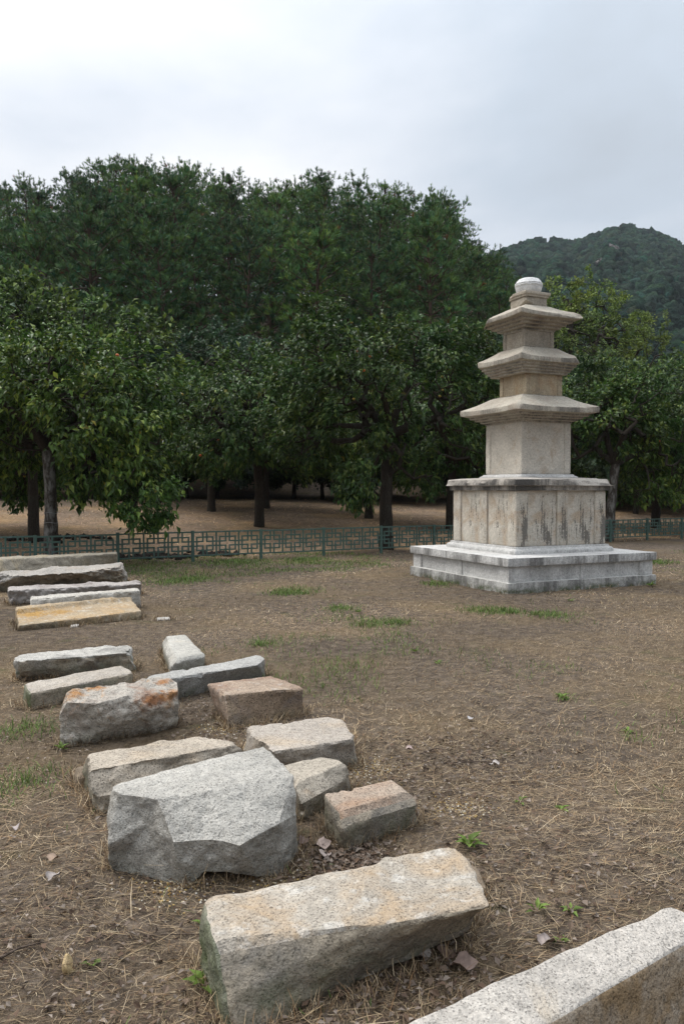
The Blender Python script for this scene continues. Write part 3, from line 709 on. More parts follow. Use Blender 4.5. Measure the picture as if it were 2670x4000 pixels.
PINES = [pine(50 + i) for i in range(5)]
proto = []
for i, (wd_, nd_) in enumerate(PINES):
    proto.append((mesh('trunk', wd_[0], wd_[1], smooth=True), mesh('crown', nd_[0], nd_[1], nd_[2])))
    proto[-1][0].materials.append(M_bark_pine); proto[-1][1].materials.append(M_needle)
rg = random.Random(9); npine = 0; PL = []
for row, d0 in enumerate((46, 51, 56, 61, 66, 71, 76, 82)):
    x0 = -0.47 * d0 - 3
    xx = x0 + rg.uniform(0, 2)
    while xx < 19:
        d = d0 + rg.uniform(-1.6, 1.6); x = xx
        xx += rg.uniform(3.0, 4.3) if row < 5 else rg.uniform(2.6, 3.5)
        disp = (x / d * FPX + 1335) / 1.7028
        if disp > 1176: continue
        zb = gzs(x, d)
        ytop = np.interp(disp, SIL[:, 0], SIL[:, 1]) + rg.choice([-8, 0, 10, 25, 45]) + rg.uniform(-5, 5) + (0 if row >= 3 else (3 - row) * 22)
        H = EYE + (1908 - ytop * 1.7028) / FPX * d - zb
        H = min(H, 12.5 + rg.uniform(-1, 1))
        if H < 4.5: continue
        tm, cm = proto[rg.randrange(5)]
        root = obj('pine_tree', None, None, None, (x, d, zb), rg.uniform(0, 6.28)); s = H / 10.4
        sw = s * rg.uniform(0.95, 1.15) if s > 0.8 else s * 1.25
        root.scale = (sw, sw, s)
        obj('trunk', tm, None, root); obj('crown', cm, None, root)
        tag(root, 'dark green pine standing close among others on the wooded hill', 'tree', 'pines of the wooded hill'); npine += 1; PL.append((disp, ytop, root))

max(PL, key=lambda p: p[0])[2]['label'] = 'rightmost pine at the end of the wooded hill beside the far mountain'
# ------------------------------------------------------------------ fence
k = NT('fence_paint'); n = k.noise(9, 5, 0.7); n2 = k.noise(60, 4, 0.7)
c = k.ramp(n2, [(0.3, (0.040, 0.080, 0.064)), (0.7, (0.070, 0.128, 0.104))])
c = k.mix(k.ramp(n, [(0.54, 0.0), (0.68, 0.75)]), c, (0.14, 0.18, 0.19))
c = k.mix(k.ramp(k.noise(24, 4, 0.7), [(0.62, 0.0), (0.70, 0.8)]), c, (0.11, 0.05, 0.025))
M_fence = k.done(c, 0.5, 0.4)
FD = np.array((math.cos(math.atan(0.57)), math.sin(math.atan(0.57)))); FA = math.atan(0.57)
SP = 1.56; HF = 0.66; ZB = 0.115; BW = 0.030; PW = 0.055
def bars(lst, t=BW, dep=0.026):
    V = []; F = []
    for (x0, z0, x1, z1) in lst:
        b = len(V)
        for yy in (-dep / 2, dep / 2):
            V += [(x0, yy, z0), (x1, yy, z0), (x1, yy, z1), (x0, yy, z1)]
        F += [[b, b + 1, b + 2, b + 3], [b + 7, b + 6, b + 5, b + 4], [b, b + 4, b + 5, b + 1], [b + 1, b + 5, b + 6, b + 2], [b + 2, b + 6, b + 7, b + 3], [b + 3, b + 7, b + 4, b]]
    return np.array(V, float), np.array(F)
PI_ = SP - PW                 # clear panel width
MW = (PI_ - 2 * BW) / 3       # module width
HH = HF - 0.02 - BW - (ZB + BW)   # clear height
def zf(t): return ZB + BW + HH * t
h = BW / 2
def B_(lst, dep=0.026):
    return bars(lst, dep=dep)
ring = bars([(0.13 * MW - h, zf(.80) - h, 0.87 * MW + h, zf(.80) + h), (0.13 * MW - h, zf(.20) - h, 0.87 * MW + h, zf(.20) + h), (0.13 * MW - h, zf(.20) + h, 0.13 * MW + h, zf(.80) - h), (0.87 * MW - h, zf(.20) + h, 0.87 * MW + h, zf(.80) - h)])
ring_me = mesh('lattice_ring', *ring); ring_me.materials.append(M_fence)
def brk(sx, sz):
    a = 0.41 * MW; z1 = zf(.60)
    L = [(a - h, z1 + h, a + h, zf(1.0)), (0, z1 - h, a + h, z1 + h)]
    out = []
    for (x0, z0, x1, z1_) in L:
        if sx < 0: x0, x1 = MW - x1, MW - x0
        if sz < 0: z0, z1_ = zf(0) + zf(1) - z1_, zf(0) + zf(1) - z0
        out.append((x0, z0, x1, z1_))
    return bars(out, dep=0.0216)
brk_me = []
for sx in (1, -1):
    for sz in (1, -1):
        m_ = mesh('lattice_bracket', *brk(sx, sz)); m_.materials.append(M_fence); brk_me.append(m_)
div_me = mesh('divider_bar', *bars([(0, zf(0), BW, zf(1))])); div_me.materials.append(M_fence)
rail_me = mesh('panel', *bars([(0, ZB, PI_, ZB + BW), (0, HF - 0.02 - BW, PI_, HF - 0.02)], dep=0.034)); rail_me.materials.append(M_fence)
post_me = mesh('post', *bars([(-PW / 2, -0.3, PW / 2, HF)], dep=PW)); post_me.materials.append(M_fence)
f0 = np.array((-3.15, 16.7)) + FD * 0.02
fence = tag(obj('lattice_fence', None, None, None, (f0[0], f0[1], 0), FA), 'low green metal lattice fence running between the stone yard and the orchard', 'fence')
for i in range(-4, 13):
    gp = f0 + FD * SP * i
    zl = gzs(gp[0], gp[1])
    obj('post', post_me, None, fence, (SP * i, 0, zl * 0.6))
    if i == 12: break
    pn = obj('panel', rail_me, None, fence, (SP * i + PW / 2, 0, zl * 0.6))
    for m_ in range(3):
        mx = m_ * (MW + BW)
        obj('lattice_ring', ring_me, None, pn, (mx, 0, 0))
        for bm_ in brk_me: obj('lattice_bracket', bm_, None, pn, (mx, 0, 0))
        if m_ < 2: obj('divider_bar', div_me, None, pn, (mx + MW, 0, 0))

# ------------------------------------------------------------------ pagoda
PR = R(24.5); PC = np.array((3.153, 13.58))
pag = tag(obj('stone_pagoda', None, None, None, (PC[0], PC[1], 0), PR), 'weathered three-storey granite pagoda on a stepped double pedestal', 'pagoda')
G_new = granite('granite_new', (0.60, 0.59, 0.57), moss=0.0, streak=0.35, cov=0.56, grain=90, contrast=0.5)
G_slab = granite('granite_slab_streaked', (0.62, 0.61, 0.59), moss=0.0, streak=0.75, cov=0.47, grain=90, contrast=0.5, off=2.3)
G_base = granite('granite_base_mossy', (0.55, 0.54, 0.51), moss=0.95, moss_top=0.10, streak=0.75, cov=0.44, grain=90, contrast=0.5, off=5.1)
G_body = granite('granite_body', (0.56, 0.515, 0.445), stain=(0.45, 0.34, 0.23), stain_at=0.60, grain=120, contrast=0.5, off=1.1, bumpd=0.006)
G_ped = granite('granite_pedestal', (0.57, 0.525, 0.45), stain=(0.47, 0.35, 0.23), stain_at=0.56, streak=0.75, cov=0.70, grain=120, contrast=0.5, off=1.6, bumpd=0.006)
G_cap = granite('granite_cap', (0.48, 0.44, 0.39), streak=0.92, cov=0.38, grain=120, contrast=0.5, off=7.7)
G_roof = granite('granite_roof', (0.46, 0.42, 0.35), stain=(0.38, 0.31, 0.235), stain_at=0.54, streak=0.75, cov=0.50, grain=80, contrast=0.5, off=3.9)
G_tan = granite('granite_tan', (0.48, 0.395, 0.275), stain=(0.42, 0.27, 0.13), stain_at=0.54, streak=0.3, grain=80, contrast=0.5, off=4.4)
G_upper = granite('granite_upper', (0.46, 0.41, 0.335), stain=(0.38, 0.31, 0.22), stain_at=0.58, streak=0.3, grain=80, contrast=0.5, off=6.4)
G_fin = granite('granite_finial', (0.78, 0.78, 0.77), grain=90, contrast=0.25)
_seed = [100]
def block(name, x0, x1, y0, y1, z0, z1, mat, r=0.012, rough=0.004, res=0.045, parent=None, cuts=()):
    _seed[0] += 1
    hx = ((x1 - x0) / 2, (y1 - y0) / 2, (z1 - z0) / 2); c = np.array(((x0 + x1) / 2, (y0 + y1) / 2, (z0 + z1) / 2))
    q, F = rough_box(hx, res, r, rough, _seed[0], cuts)
    return obj(name, mesh(name, q, F, sharp=40), mat, parent or pag, tuple(c) if parent is None else tuple(c))
def sq(name, w, z0, z1, mat, **k_): return block(name, -w, w, -w, w, z0, z1, mat, **k_)
# bottom pedestal
sq('base_slab', 1.46, -0.15, 0.157, G_base, r=0.015, rough=0.006, res=0.05)
sq('lower_core', 1.385, 0.14, 0.395, G_new, r=0.01, res=0.06)
cw = 0.27; WL = 1.415
for sx in (-1, 1):
    for sy in (-1, 1):
        a, b = (WL - cw, WL) if sx > 0 else (-WL, -WL + cw); c_, d_ = (WL - cw, WL) if sy > 0 else (-WL, -WL + cw)
        block('corner_post', a, b, c_, d_, 0.158, 0.392, G_new, r=0.008, rough=0.002)
for s in (-1, 1):
    a, b = sorted((s * (WL - 0.012), s * 1.30))
    block('middle_post', -0.06, 0.20, a, b, 0.158, 0.392, G_new, r=0.006, rough=0.002)
    block('middle_post', a, b, -0.14, 0.12, 0.158, 0.392, G_new, r=0.006, rough=0.002)
sx_, sy_ = -1.46 + 2.92 * 0.66, -1.46 + 2.92 * 0.58
for (a, b) in ((-1.46, sx_ - 0.0015), (sx_ + 0.0015, 1.46)):
    for (c_, d_) in ((-1.46, sy_ - 0.0015), (sy_ + 0.0015, 1.46)):
        block('lower_cap_slab', a, b, c_, d_, 0.394, 0.522, G_slab, r=0.012, rough=0.003, res=0.04)
# moulding under the upper body: quarter round and fillet
def ringprof(name, prof, mat, m=26, rough=0.003, upturn=None, cuts=(), sharp=35, seed=0, cz=0.0):
    """square-plan turned profile: list of (half width, z, upturn weight)"""
    loops = []
    t = np.linspace(-1, 1, m + 1)[:-1]
    for (w, z, uw) in prof:
        sides = []
        for s in range(4):
            c, d = math.cos(s * math.pi / 2), math.sin(s * math.pi / 2)
            px = t * w; py = np.full(m, -w)
            up = uw * np.abs(t) ** 3.2
            sides.append(np.stack([c * px - d * py, d * px + c * py, z + up], 1))
        loops.append(np.concatenate(sides))
    V = np.concatenate(loops); n = 4 * m
    i = np.arange(n); j = (i + 1) % n
    F = np.concatenate([np.stack([i + a * n, j + a * n, j + (a + 1) * n, i + (a + 1) * n], -1) for a in range(len(prof) - 1)])
    for (pt, nv, zmin, zmax) in cuts:
        nv = np.array(nv, float); nv /= np.linalg.norm(nv); s = (V - np.array(pt)) @ nv + 0.012 * vn(V * 14, seed)
        hit = (s > 0) & (V[:, 2] > zmin) & (V[:, 2] < zmax); V[hit] -= s[hit][:, None] * nv
    rad = V.copy(); rad[:, 2] = 0; rad /= np.linalg.norm(rad, axis=1, keepdims=True) + 1e-6
    ds = rough * (fbm(V * 7, 3, seed) + 0.5 * fbm(V * 26, 2, seed + 1))
    V = V + rad * ds[:, None] + np.array((0, 0, 1)) * (rough * 0.8 * fbm(V * 6 + 9, 2, seed + 2))[:, None]
    # closing caps
    top = np.array([[0, 0, prof[-1][1]]]); bot = np.array([[0, 0, prof[0][1]]])
    k_ = len(V); V = np.concatenate([V, top, bot]); o = (len(prof) - 1) * n
    T = np.concatenate([np.stack([i + o, j + o, np.full(n, k_)], -1), np.stack([j, i, np.full(n, k_ + 1)], -1)])
    return obj(name, mesh(name, V, [F, T], sharp=sharp), mat, pag)
q = [(0.99, 0.515, 0), (0.99, 0.535, 0)] + [(0.945 + 0.045 * math.cos(a), 0.550 + 0.050 * math.sin(a), 0) for a in np.linspace(0.1, 1.5, 5)] + [(0.94, 0.606, 0), (0.935, 0.636, 0)]
ringprof('lower_moulding', q, G_new, rough=0.0025, seed=7)
# upper pedestal: core, pilasters, panels
WU = 0.905
sq('upper_core', WU - 0.06, 0.632, 1.523, G_ped, r=0.01, res=0.09)
ZU = (0.637, 1.521)
def face_pieces(lst, rotq):
    c, s = (1, 0) if rotq == 0 else ((0, 1) if rotq == 1 else ((-1, 0) if rotq == 2 else (0, -1)))
    for (nm, a, b, out) in lst:
        y0, y1 = -(WU + out), -(WU - 0.10)
        pts = [(c * x - s * y, s * x + c * y) for x in (a, b) for y in (y0, y1)]
        xs = [p[0] for p in pts]; ys = [p[1] for p in pts]
        block(nm, min(xs), max(xs), min(ys), max(ys), ZU[0], ZU[1], G_ped, r=0.010, rough=0.004, res=0.035)
# local faces: 0 = right visible face (-y), 3 = left visible face (-x)
R_FACE = [('wall_panel', -0.672, -0.102, -0.026), ('middle_pilaster', -0.098, 0.108, -0.001), ('wall_panel', 0.112, 0.672, -0.026)]
for rq in range(4): face_pieces(R_FACE, rq)
for sx in (-1, 1):
    for sy in (-1, 1):
        a, b = (WU - 0.229, WU) if sx > 0 else (-WU, -WU + 0.229); c_, d_ = (WU - 0.229, WU) if sy > 0 else (-WU, -WU + 0.229)
        block('corner_pilaster', a, b, c_, d_, ZU[0], ZU[1], G_ped, r=0.018 if (sx, sy) != (1, -1) else 0.03, rough=0.005, res=0.03)
# upper cap slab with its under-fillet, slightly raised towards the middle, chipped edges
WC = 0.998
q = [(0.945, 1.520, 0), (0.950, 1.590, 0), (0.955, 1.598, 0), (WC, 1.600, 0), (WC + 0.002, 1.64, 0), (WC, 1.694, 0), (WC - 0.012, 1.703, 0), (0.80, 1.716, 0), (0.585, 1.730, 0)]
ringprof('upper_cap_slab', q, G_cap, m=44, rough=0.006, seed=17, cuts=[((0.22, -WC + 0.03, 1.66), (0.15, -1.0, 0.55), 1.60, 2), ((-WC + 0.015, 0.1, 1.66), (-1, 0.02, 0.5), 1.60, 2)])
q = [(0.585, 1.726, 0), (0.582, 1.745, 0), (0.555, 1.757, 0), (0.545, 1.758, 0), (0.54, 1.772, 0), (0.525, 1.784, 0)]
ringprof('body_moulding', q, G_new, rough=0.003, seed=19)
# body stones with carved corner pilasters
def body(w, z0, z1, mat, pw, off=(0, 0), r=0.012):
    b = block('body_stone', -w + 0.018 + off[0], w - 0.018 + off[0], -w + 0.018 + off[1], w - 0.018 + off[1], z0, z1, mat, r=0.012, rough=0.004, res=0.03)
    cz = (z0 + z1) / 2
    for sx in (-1, 1):
        for sy in (-1, 1):
            _seed[0] += 1
            q, F = rough_box((pw / 2, pw / 2, (z1 - z0) / 2 - 0.002), 0.025, r, 0.005, _seed[0])
            p = obj('pilaster', mesh('pilaster', q, F, sharp=40), mat, b, (sx * (w - pw / 2), sy * (w - pw / 2), 0))
    return b
body(0.505, 1.785, 2.638, G_body, 0.135, r=0.022)
body(0.372, 3.092, 3.448, G_tan, 0.10, off=(0.03, -0.03), r=0.02)
body(0.304, 3.895, 4.175, G_upper, 0.085, r=0.018)
# roof stones: corbelled underside, thin eave, concave slope, lifted corners
def roof(zs, ws, zeb, zet, we, zp, wp, mat, steps, seed, up, cuts=()):
    pr = [(ws, zs, 0)]
    wtop = ws + (we - ws) * 0.62; hs = (zeb - zs) / steps
    for s in range(steps):
        w = ws + (wtop - ws) * s / max(1, steps - 1)
        pr += [(w + 0.004, zs + hs * s + 0.004, 0), (w + 0.006, zs + hs * (s + 0.5), 0), (w + 0.006, zs + hs * (s + 1) - 0.004, 0)]
        if s < steps - 1: pr += [(w + (wtop - ws) / (steps - 1) - 0.004, zs + hs * (s + 1) - 0.002, 0)]
    pr += [(wtop + 0.02, zeb, 0), (we - 0.02, zeb + 0.004, up * 0.55), (we - 0.004, zeb + 0.008, up * 0.6), (we, (zeb + zet) / 2, up * 0.8), (we - 0.006, zet - 0.004, up), (we - 0.02, zet, up)]
    for t in (0.12, 0.28, 0.46, 0.64, 0.82, 0.94):
        pr.append((we + (wp - we) * t, zet + (zp - zet) * (t - 0.25 * t * (1 - t)), up * (1 - t) ** 2))
    pr += [(wp, zp - 0.012, 0), (wp - 0.004, zp, 0)]
    return ringprof('roof_stone', pr, mat, m=40, rough=0.0035, seed=seed, cuts=cuts, sharp=38)
roof(2.633, 0.505, 2.778, 2.868, 0.822, 3.092, 0.43, G_roof, 4, 61, 0.035, cuts=[((-0.775, -0.775, 2.87), (-1, -1, 0.9), 2.80, 9)])
roof(3.440, 0.45, 3.605, 3.690, 0.618, 3.893, 0.335, G_roof, 4, 67, 0.038, cuts=[((0.56, -0.56, 3.7), (1, -1, 0.8), 3.62, 9), ((-0.60, 0.60, 3.65), (-1, 1, -0.2), 3.55, 9)])
roof(4.165, 0.305, 4.335, 4.408, 0.632, 4.598, 0.24, G_roof, 4, 71, 0.038, cuts=[((-0.49, 0.46, 4.40), (-1, 0.8, 0.85), 4.31, 9), ((0.18, -0.61, 4.41), (0.05, -1, 0.9), 4.345, 9)])
# finial base and finial
block('finial_base', -0.215, 0.215, -0.215, 0.215, 4.590, 4.742, G_upper, r=0.012, rough=0.006, res=0.025, cuts=[((-0.15, -0.15, -0.045), (-1, -1, -2.2))])
q = [(0.236, 4.741, 0), (0.240, 4.776, 0), (0.254, 4.780, 0), (0.258, 4.812, 0), (0.252, 4.826, 0), (0.20, 4.829, 0)]
ringprof('finial_plate', q, G_upper, m=20, rough=0.005, seed=77, cuts=[((-0.25, 0.14, 4.8), (-1, 0.5, 0.5), 4.7, 9)])
prof = [(0.155, 0.0), (0.185, 0.012), (0.207, 0.05), (0.219, 0.10), (0.2215, 0.128), (0.227, 0.131), (0.2285, 0.140), (0.226, 0.148), (0.2205, 0.151), (0.2200, 0.158), (0.225, 0.161), (0.226, 0.170), (0.222, 0.178), (0.214, 0.182), (0.20, 0.215), (0.17, 0.245), (0.12, 0.264), (0.05, 0.273), (0.012, 0.282)]
n = 48; a = np.arange(n) * 2 * math.pi / n
V = np.concatenate([np.stack([r_ * np.cos(a), r_ * np.sin(a), np.full(n, z_)], 1) for r_, z_ in prof]); V = np.concatenate([V, [[0, 0, 0.284]]])
i = np.arange(n); j = (i + 1) % n
F = np.concatenate([np.stack([i + b * n, j + b * n, j + (b + 1) * n, i + (b + 1) * n], -1) for b in range(len(prof) - 1)])
T = np.stack([i + (len(prof) - 1) * n, j + (len(prof) - 1) * n, np.full(n, len(V) - 1)], -1)
fin = obj('finial', mesh('finial', V, [F, T], smooth=True), G_fin, pag, (0, 0, 4.828)); fin['label'] = 'white carved bowl-shaped finial with banded flowers'
fv, ff = ico(2); FV = []; FF = []
for b, (dx, dz, s) in enumerate([(0, 0, 0.013), (0.021, 0.012, 0.014), (-0.021, 0.012, 0.014), (0.014, -0.020, 0.014), (-0.014, -0.020, 0.014), (0, 0.026, 0.013)]):
    FF.append(ff + len(fv) * b); FV.append(fv * np.array((s * 0.6, s, s)) + np.array((0, dx, dz)))
fl_me = mesh('flower_ornament', np.concatenate(FV), np.concatenate(FF), smooth=True); fl_me.materials.append(G_fin)
for b in range(8):
    an = b * math.pi / 4 + R(10)
    o = obj('flower_ornament', fl_me, None, fin, (0.222 * math.cos(an), 0.222 * math.sin(an), 0.148), an)

# ------------------------------------------------------------------ loose stones in the yard
FOOT = []
def rock(name, label, top, bot, mat, cuts=(), r=0.03, rough=0.010, topflat=0.5, seed=0, res=0.02, cat='stone block', group='stones laid out on the dry grass', sink=0.05, fine=1.0, chips=12, chip_r=0.05, sides=None, lip=0.0):
    """top: back-left, back-right, front-right, front-left as (px, py, height); bot: the same as (px, py) on the ground or (dx, dy) offsets from the top corner when flagged 'o'"""
    T = [at(*t) for t in top]; Bm = []
    for t, b in zip(T, bot):
        if b is None: p = np.array((t[0], t[1], -sink))
        elif len(b) == 3: p = np.array((t[0] + b[0], t[1] + b[1], -sink + b[2]))
        else: p = at(b[0], b[1], 0.0); p[2] = -sink
        Bm.append(p)
    C = np.zeros((2, 2, 2, 3))
    C[0, 1, 1], C[1, 1, 1], C[1, 0, 1], C[0, 0, 1] = T
    C[0, 1, 0], C[1, 1, 0], C[1, 0, 0], C[0, 0, 0] = Bm
    hx = 0.25 * (np.linalg.norm(C[1] - C[0], axis=-1).sum()) / 2; hy = np.linalg.norm(C[:, 1] - C[:, 0], axis=-1).sum() / 8; hz = np.linalg.norm(C[:, :, 1] - C[:, :, 0], axis=-1).sum() / 8
    h = np.array((hx, hy, hz))
    cu = [(np.array(p) * h, nv) for p, nv in cuts]            # cut points given in -1..1 box coordinates
    q, F = rough_box(h, res, r * 0.9, rough * 1.4, seed, cu, topflat, fine, chips, chip_r, rough * 0.6)
    t = (q / h + 1) / 2
    P = 0
    for a in (0, 1):
        for b in (0, 1):
            for c in (0, 1):
                w = (t[:, 0] if a else 1 - t[:, 0]) * (t[:, 1] if b else 1 - t[:, 1]) * (t[:, 2] if c else 1 - t[:, 2])
                P = P + w[:, None] * C[a, b, c][None]
    FOOT.append([b[:2] for b in Bm])
    if lip: P[:, 2] += lip * sstep(0.74, 0.82, t[:, 1]) * sstep(0.6, 0.9, t[:, 2])
    o = np.array(((C[..., 0]).mean(), (C[..., 1]).mean(), 0.0))
    me = mesh(name, P - o, F, sharp=32); me.materials.append(mat)
    if sides:                                   # stained or mossy faces: left, right, front, back
        nx, ny, nz = np.maximum(2, np.ceil(2 * h / res).astype(int)); cnt_ = [ny * nz, ny * nz, nx * nz, nx * nz, nx * ny, nx * ny]
        mi = np.zeros(len(F), np.int32)
        for si, (sd_, m_) in enumerate(sides.items()):
            q0 = ['left', 'right', 'front', 'back'].index(sd_); a_ = sum(cnt_[:q0]); mi[a_:a_ + cnt_[q0]] = si + 1; me.materials.append(m_)
        me.polygons.foreach_set('material_index', mi)
    return tag(obj(name, me, None, loc=tuple(o)), label, cat, group)

def poly_rock(name, label, verts, faces, mat, levels=4, rough=0.008, seed=0, cat='boulder', group='stones laid out on the dry grass', soft=1):
    """stone given by its fracture facets: corners as (px, py, height) or ('w', x, y, z)"""
    import bmesh
    P = [np.array(v[1:], float) if v[0] == 'w' else at(*v) for v in verts]
    o = np.mean(P, 0); o[2] = 0
    lo = [p[:2] for p in P if p[2] < 0.0]; cc = np.mean(lo, 0); FOOT.append(sorted(lo, key=lambda p: math.atan2(p[1] - cc[1], p[0] - cc[0])))
    bm = bmesh.new(); bv = [bm.verts.new(p - o) for p in P]
    for f in faces: bm.faces.new([bv[i] for i in f])
    bmesh.ops.recalc_face_normals(bm, faces=bm.faces[:])
    bmesh.ops.triangulate(bm, faces=bm.faces[:])
    for l in range(levels):
        bmesh.ops.subdivide_edges(bm, edges=bm.edges[:], cuts=1, use_grid_fill=True)
        if l < soft: bmesh.ops.smooth_vert(bm, verts=bm.verts[:], factor=0.12, use_axis_x=True, use_axis_y=True, use_axis_z=True)
        bmesh.ops.triangulate(bm, faces=bm.faces[:])
    bm.normal_update()
    V = np.array([v.co[:] for v in bm.verts]); N_ = np.array([v.normal[:] for v in bm.verts]); F = np.array([[v.index for v in f.verts] for f in bm.faces]); bm.free()
    V = V + N_ * (rough * (0.8 * fbm(V * 6, 3, seed) + 0.5 * fbm(V * 25, 2, seed + 4)))[:, None]
    return tag(obj(name, mesh(name, V, F, sharp=34), mat, loc=tuple(o)), label, cat, group)

g = granite
F_brown = g('stone_face_brown', (0.29, 0.205, 0.12), stain=(0.36, 0.28, 0.19), stain_at=0.57, spots=0.15, grain=179, contrast=0.80, off=31.0)
F_dark = g('stone_face_dark_brown', (0.225, 0.165, 0.115), stain=(0.12, 0.075, 0.045), stain_at=0.50, stain2=(0.30, 0.23, 0.16), moss=0.4, moss_top=0.1, grain=179, contrast=1.08, off=32.0)
F_grime = g('stone_face_grimy', (0.38, 0.325, 0.25), stain=(0.17, 0.145, 0.11), stain_at=0.52, moss=0.5, moss_top=0.2, grain=179, contrast=0.80, off=33.0)
F_moss = g('stone_face_mossy', (0.26, 0.245, 0.19), stain=(0.085, 0.10, 0.035), stain_at=0.50, moss=0.9, moss_top=0.25, grain=179, contrast=0.81, off=34.0)
rock('stone_beam', 'pale speckled dressed stone beam with brown front, cut off by bottom right corner', [(1380, 4040, .30), (2592, 3522, .30), (2810, 3606, .27), (1560, 4346, .27)], [(-.06, .06, 0), (-.02, .05, 0), (0.02, -.03, 0), (0.0, -.03, 0)],
     g('stone_pale_beam', (0.48, 0.445, 0.40), stain=(0.42, 0.33, 0.21), stain_at=0.66, grain=220, contrast=0.85, grime=0.55, off=1.0), cuts=[((0, 0.72, 1), (0, 0.75, 0.66))], r=0.022, rough=0.004, chips=3, sides={'front': F_brown}, seed=1, res=0.015)
rock('stone_slab', 'large tan and white mottled slab nearest in the foreground, propped at one end', [(785, 3510, .21), (1800, 3278, .24), (1925, 3540, .205), (845, 3720, .20)], [(770, 3720), (1850, 3560), (-.07, .10, .10), (905, 4060)],
     g('stone_mottled_slab', (0.42, 0.375, 0.315), stain=(0.42, 0.29, 0.16), stain_at=0.50, spots=0.45, moss=0.5, moss_top=0.15, grain=210, contrast=0.80, grime=0.55, off=2.0), cuts=[((-0.4, -1.0, 0.45), (-0.1, -0.9, 0.5)), ((0.3, -0.9, 0.0), (0.1, -0.9, -0.35)), ((0.97, 0.6, 0.1), (1, 0.35, 0.1))], r=0.03, rough=0.011, topflat=0.5, sides={'front': F_grime, 'left': F_moss}, seed=2, res=0.012, chips=8, chip_r=0.04)
poly_rock('boulder', 'big pale grey fractured boulder in the middle of the foreground',
    [(418, 3064, .31), (1050, 2893, .37), (1150, 3022, .325), (805, 3096, .305), (621, 3123, .295), (466, 3097, .30),      # 0-5 top
     (421, 3302, .115), (575, 3220, .19), (673, 3292, .172), (828, 3279, .18), (937, 3304, .168), (1098, 3214, .21), (1162, 3178, .20),   # 6-12 ridge
     (424, 3412, -.03), (725, 3480, -.03), (800, 3412, .028), (905, 3404, .036), (1000, 3425, .005), (1104, 3428, -.03), (1166, 3352, -.03),   # 13-19 foot
     ('w', -.36, 3.76, -.05), ('w', -.98, 3.42, -.05), ('w', -.6, 3.3, -.02)],
    [(0, 5, 4, 3, 2, 1), (5, 0, 6), (5, 6, 7, 4), (4, 7, 8, 9, 3), (3, 9, 10, 11, 2), (2, 11, 12), (6, 13, 14, 8, 7), (8, 14, 15, 9), (9, 15, 16, 10), (10, 16, 17, 18, 11), (11, 18, 19, 12), (2, 12, 19, 20, 1), (0, 1, 20, 21), (0, 21, 13, 6), (21, 20, 22), (20, 19, 18, 22), (18, 17, 22), (17, 16, 22), (16, 15, 22), (15, 14, 22), (14, 13, 22), (13, 21, 22)],
    g('stone_grey_boulder', (0.45, 0.43, 0.39), stain=(0.55, 0.44, 0.30), stain_at=0.76, moss=0.2, moss_top=0.12, grain=241, contrast=0.94, grime=0.55, off=3.0), levels=5, rough=0.010, seed=3, soft=2)
rock('stone_block', 'small brown chamfered block right of the big grey boulder, nearest of that pair', [(1265, 3100, .15), (1540, 3037, .15), (1628, 3100, .15), (1325, 3195, .15)], [None, None, (1640, 3216), (1342, 3308)],
     g('stone_brown_block', (0.42, 0.34, 0.27), stain=(0.34, 0.20, 0.11), stain_at=0.52, moss=0.8, moss_top=0.13, grain=210, contrast=1.08, grime=0.55, off=4.0), cuts=[((0, -0.55, 1), (0, -0.72, 0.70)), ((-0.93, -0.4, 0.8), (-0.9, -0.2, 0.5)), ((0.9, 0, 0.95), (0.6, 0, 0.8))], r=0.018, rough=0.008, sides={'front': F_grime, 'left': F_grime}, seed=4, res=0.013)
rock('stone_block', 'small beige chamfered block tucked behind the big grey boulder right end', [(1100, 2985, .15), (1290, 2944, .15), (1366, 2992, .15), (1170, 3090, .15)], [None, None, (1376, 3073), (1185, 3195)],
     g('stone_beige_block', (0.44, 0.39, 0.32), stain=(0.40, 0.26, 0.14), stain_at=0.64, moss=0.5, moss_top=0.12, grain=210, contrast=1.01, grime=0.55, off=5.0), cuts=[((0, -0.45, 1), (0, -0.74, 0.68)), ((0.75, 0.6, 1), (0.7, 0.5, 0.55))], r=0.018, rough=0.007, seed=5, res=0.013)
rock('stone_slab', 'pale slab with a broken notch at its right end, behind the beige chamfered block', [(968, 2832, .17), (1350, 2788, .17), (1384, 2884, .165), (1000, 2945, .165)], [(940, 2935), None, (1398, 2990), (1010, 3060)],
     g('stone_pale_slab', (0.45, 0.40, 0.345), stain=(0.46, 0.36, 0.25), stain_at=0.58, moss=0.3, moss_top=0.1, grain=199, contrast=0.94, grime=0.55, off=6.0), cuts=[((0.93, 0.55, 0.7), (0.8, 0.75, 0.1)), ((-0.9, -0.3, 0.3), (-0.85, -0.3, 0.25))], r=0.025, rough=0.014, topflat=0.4, seed=6, res=0.016)
rock('stone_beam', 'long beige rounded beam directly behind the big grey boulder', [(335, 2940, .19), (848, 2860, .19), (960, 2925, .17), (345, 3040, .185)], [(310, 3010), None, (990, 3000), (378, 3176)],
     g('stone_beige_beam', (0.46, 0.40, 0.325), stain=(0.48, 0.36, 0.23), stain_at=0.58, moss=0.4, moss_top=0.12, grain=199, contrast=1.01, grime=0.55, off=7.0), cuts=[((0, -0.5, 0.9), (0, -0.75, 0.6)), ((0.9, 0.3, 0.5), (0.8, 0.6, 0.2))], r=0.035, rough=0.014, topflat=0.5, sides={'left': F_grime}, seed=7, res=0.016)
